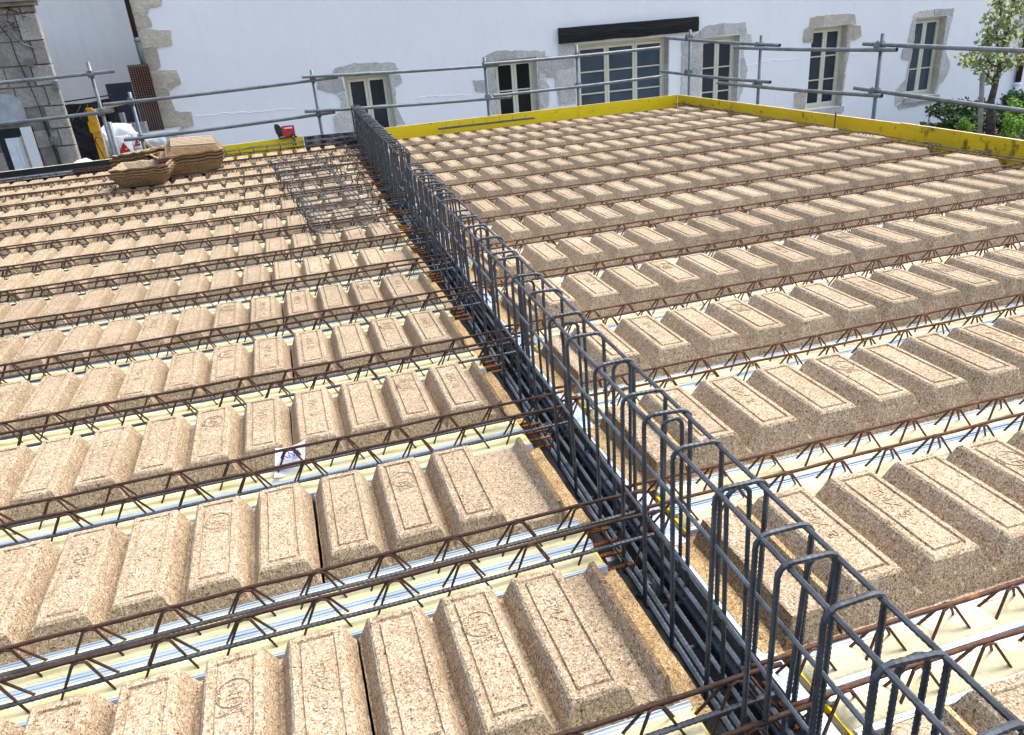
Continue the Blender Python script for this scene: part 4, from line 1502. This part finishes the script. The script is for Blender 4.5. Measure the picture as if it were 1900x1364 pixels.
def blob(name, c, d, seed, amp, m, mats, n=18, squash=2.6):
    mb = MB()
    for i in range(n + 1):
        th = math.pi * i / n
        for j in range(2 * n):
            ph = math.pi * j / n
            q = Vector((math.sin(th) * math.cos(ph), math.sin(th) * math.sin(ph), math.cos(th)))
            e = (abs(q.x) ** squash + abs(q.y) ** squash + abs(q.z) ** squash) ** (1 / squash)
            q = q / e
            f = 1 + amp * noise.fractal(q * 2.2 + Vector((seed, 0, 0)), .8, 2.1, 4)
            mb.v.append((q.x * d[0] * f, q.y * d[1] * f, q.z * d[2] * f))
    for i in range(n):
        for j in range(2 * n):
            mb.f.append((i * 2 * n + j, (i + 1) * 2 * n + j, (i + 1) * 2 * n + (j + 1) % (2 * n), i * 2 * n + (j + 1) % (2 * n)))
            mb.m.append(0)
    return mb.build(name, mats, None, True, c)


o = blob('plastic_bag', (-1.90, 13.95, .08), (.30, .24, .22), 3, .22, None, M['white'])
tag(o, 'large crumpled white plastic bag behind the printed sacks', 'bag')
o = blob('plastic_bag', (-2.05, 13.7, .02), (.14, .14, .20), 8, .25, None, M['white'])
tag(o, 'small crumpled white bag beside the lower scaffold standard', 'bag')
o = blob('plastic_sheet', (-2.18, 12.2, -.30), (.24, .2, .24), 12, .2, None, M['white'])
o.rotation_euler = (0, .5, 0)
tag(o, 'crumpled white plastic sheet at the foot of stone building', 'sheet')
tag(MB().box2((-.5, -.35, 0), (.5, .35, 1.72)).build('pallet_stack', M['grey_wood'], None, False, (-1.88, 13.75, GZ)), 'pile of grey pallets carrying the white sacks', 'pallet')


def sack(x, y, z, w, h, label):
    root = empty('cement_sack', (x, y, z), label, 'sack', 'printed cement sacks')
    mb = MB()
    n = 8
    for i in range(n + 1):
        for j in range(n + 1):
            u, v = i / n * 2 - 1, j / n
            b = (1 - u * u) * (.25 + .75 * math.sin(math.pi * min(1, max(0, v))))
            mb.v.append((u * w / 2 * (1 - .04 * math.sin(v * 9)), -.02 - .055 * b, v * h))
    for i in range(n):
        for j in range(n):
            a = i * (n + 1) + j
            mb.f.append((a, a + n + 1, a + n + 2, a + 1))
            mb.m.append(0)
    mb.box2((-w / 2, -.021, 0), (w / 2, .06, h))
    mb.build('sack_body', M['white'], root, False)
    y_ = -.082
    MB().add([(-w * .28, y_, h * .30), (w * .40, y_, h * .36), (w * .12, y_, h * .76)], [(0, 1, 2)]).build('red_triangle', M['red_ink'], root)
    MB().add([(w * .13, y_ - .002, h * .44), (w * .26, y_ - .002, h * .455), (w * .24, y_ - .002, h * .50), (w * .15, y_ - .002, h * .485)], [(0, 1, 2, 3)]).build('white_mark', M['paper'], root)
    t_ = text_mesh('PORAS', w * .27, .0006)
    t_.materials.append(M['black_ink'])
    o_ = put('lettering', t_, root, (0.01, y_ - .002, h * .18))
    o_.rotation_euler = (math.pi / 2, -.05, 0)
    return root


sack(-1.78, 13.5, -.27, .30, .40, 'white sack with red triangle and black PORAS lettering')
sack(-1.56, 13.62, -.17, .17, .32, 'narrow white sack with small red triangle behind the larger one')
# bent rod in front of the sacks
o = MB().tube([(-1.60, 11.4, -.5), (-1.72, 11.4, .05), (-1.77, 11.4, .28), (-1.75, 11.4, .33), (-1.70, 11.4, .33), (-1.67, 11.4, .27)], .009, 6).build('bent_rod', M['anchor'], None, True)
tag(o, 'thin rusty rod with hooked top standing before the white bags', 'rod')
# wood offcuts
for i in range(7):
    o = MB().box((0, 0, 0), (.045, .05, .44)).build('timber_offcut', M['grey_wood'] if i % 2 else M['wood'], None, False, (-1.50 + .012 * i, 13.9 + .05 * i, -.02 - .03 * i))
    o.rotation_euler = (.1 * (i % 3 - 1), -.75 - .05 * (i % 2), 0)
    tag(o, 'narrow timber offcut leaning beside the sacks, %s from the front' % ORD[i + 1], 'timber', 'timber offcuts beside the sacks')
o = blob('wrapped_stack', (-1.38, 14.5, -.20), (.22, .25, .17), 20, .07, None, M['wrap'], squash=7)
tag(o, 'stack wrapped in grey plastic below the rusty mesh', 'stack')
tag(MB().box2((-.30, -.3, 0), (.24, .25, 1.62)).build('pallet_stack', M['grey_wood'], None, False, (-1.36, 14.5, GZ)), 'grey timber base under the plastic wrapped stack', 'pallet')

# ------------------------------------------------------------------ planting at the right
def leaf_cloud(mb, centre, rad, n, size, rnd, flat=.8):
    for _ in range(n):
        while True:
            q = Vector((rnd.uniform(-1, 1), rnd.uniform(-1, 1), rnd.uniform(-1, 1)))
            if q.length <= 1:
                break
        p = Vector(centre) + Vector((q.x * rad[0], q.y * rad[1], q.z * rad[2]))
        a = Vector((rnd.gauss(0, 1), rnd.gauss(0, 1), rnd.gauss(0, .7))).normalized()
        b = a.orthogonal().normalized()
        b = (b + a.cross(b) * rnd.uniform(-1, 1)).normalized()
        s = size * rnd.uniform(.6, 1.25)
        w = s * .42
        m_ = p + a * s * .5
        mb.add([p, m_ + b * w, p + a * s, m_ - b * w], [(0, 1, 2, 3)])


rt = random.Random(77)
tree = empty('young_tree', (16.0, 12.0, GZ), 'young tree with pale spring leaves before the white wall at right', 'tree')
TB = Vector((16.0, 12.0, GZ))


def tat(px, py, dy=0.0):
    p = at(px, py, 12.0 + dy)
    return p - TB


trunk = MB()
tp_ = [Vector((0, 0, 0)), tat(1838, 240), tat(1838, 190), tat(1846, 160), tat(1852, 125), tat(1860, 90), tat(1868, 55), tat(1876, 20), tat(1884, -20), tat(1890, -60)]
trunk.tube(tp_, .05, 8, radii=[.10, .095, .075, .062, .055, .05, .046, .04, .034, .025])
twigs = []
for pts in ([(1848, 155), (1830, 138), (1815, 120), (1800, 110)], [(1850, 140), (1866, 122), (1885, 118), (1898, 110)], [(1858, 95), (1848, 78), (1850, 50), (1862, 25)], [(1862, 85), (1872, 60), (1890, 42), (1905, 20)],
            [(1866, 62), (1858, 40), (1856, 10), (1850, -15)], [(1855, 110), (1840, 95), (1830, 70), (1835, 40)], [(1872, 40), (1886, 10), (1905, -10)], [(1852, 128), (1835, 115), (1824, 98)]):
    dy = rt.uniform(-.6, .6)
    P = [tat(x, y, dy * i / len(pts)) for i, (x, y) in enumerate(pts)]
    trunk.tube(P, .02, 5, radii=[.028 - .022 * i / (len(P) - 1) for i in range(len(P))])
    twigs.append(P)
trunk.build('trunk', M['bark'], tree, True)
cr = MB()
for P in twigs:
    for i in range(len(P) - 1):
        for t in (.3, .65, 1.0):
            c = P[i].lerp(P[i + 1], t)
            leaf_cloud(cr, c + Vector((rt.uniform(-.05, .05), rt.uniform(-.1, .1), rt.uniform(-.03, .05))), (.16, .16, .12), 13, .10, rt)
for c in ((1800, 112), (1812, 105), (1822, 118), (1790, 108), (1832, 60), (1842, 28), (1830, 78), (1880, 100), (1895, 105), (1870, 105), (1888, 70), (1898, 60), (1845, 15), (1860, 5), (1838, 92), (1815, 130), (1850, 100), (1892, 12)):
    leaf_cloud(cr, tat(c[0], c[1], rt.uniform(-.5, .5)), (.20, .22, .13), 26, .105, rt)
cr.build('crown', M['leaf_tree'], tree)
sk = at(1823, 135, 11.9)
tag(MB().tube([(0, 0, 0), (-.28, 0, GZ * -1 + sk.z + .0)], .05, 7).build('tree_stake', M['grey_wood'], None, True, (sk.x + .28, 11.9, GZ)), 'grey wooden stake tied beside the young tree trunk', 'stake')


def bush(name, cx, cy, r, h, n, size, m, label, lobes, seed):
    rnd = random.Random(seed)
    root = empty(name, (cx, cy, GZ), label, 'bush', 'bushes below the white wall')
    mb = MB()
    st = MB()
    for i in range(lobes):
        a = rnd.uniform(0, 6.28)
        q = rnd.random() ** .5
        c = Vector((math.cos(a) * r[0] * q, math.sin(a) * r[1] * q, h * rnd.uniform(.35, .92)))
        leaf_cloud(mb, c, (r[0] * .3, r[1] * .34, h * .2), n, size, rnd)
        st.tube([(c.x * .2, c.y * .2, 0), (c.x * .6, c.y * .6, c.z * .5), c], .012, 4)
    mb.build('foliage', m, root)
    st.build('stems', M['bark'], root)


bush('green_bush', 16.4, 12.9, (1.15, .7), .92, 320, .085, M['leaf_dark'], 'wide dark green bush behind the young tree at right', 22, 1)
bush('green_bush', 18.3, 13.2, (1.0, .6), .95, 320, .085, M['leaf_dark'], 'dark green bush right of the young tree by the downpipe', 16, 2)
bush('lime_bush', 15.42, 12.2, (.26, .2), .82, 120, .06, M['leaf_lime'], 'small lime green bush left of the young tree trunk', 8, 3)
bush('lime_bush', 16.22, 11.5, (.36, .3), 1.12, 150, .06, M['leaf_lime'], 'bright lime green bush at the right edge of the picture', 12, 4)
bush('lime_bush', 15.75, 11.3, (.2, .2), .85, 110, .055, M['leaf_lime'], 'low lime green bush between trunk and the larger lime bush', 8, 5)
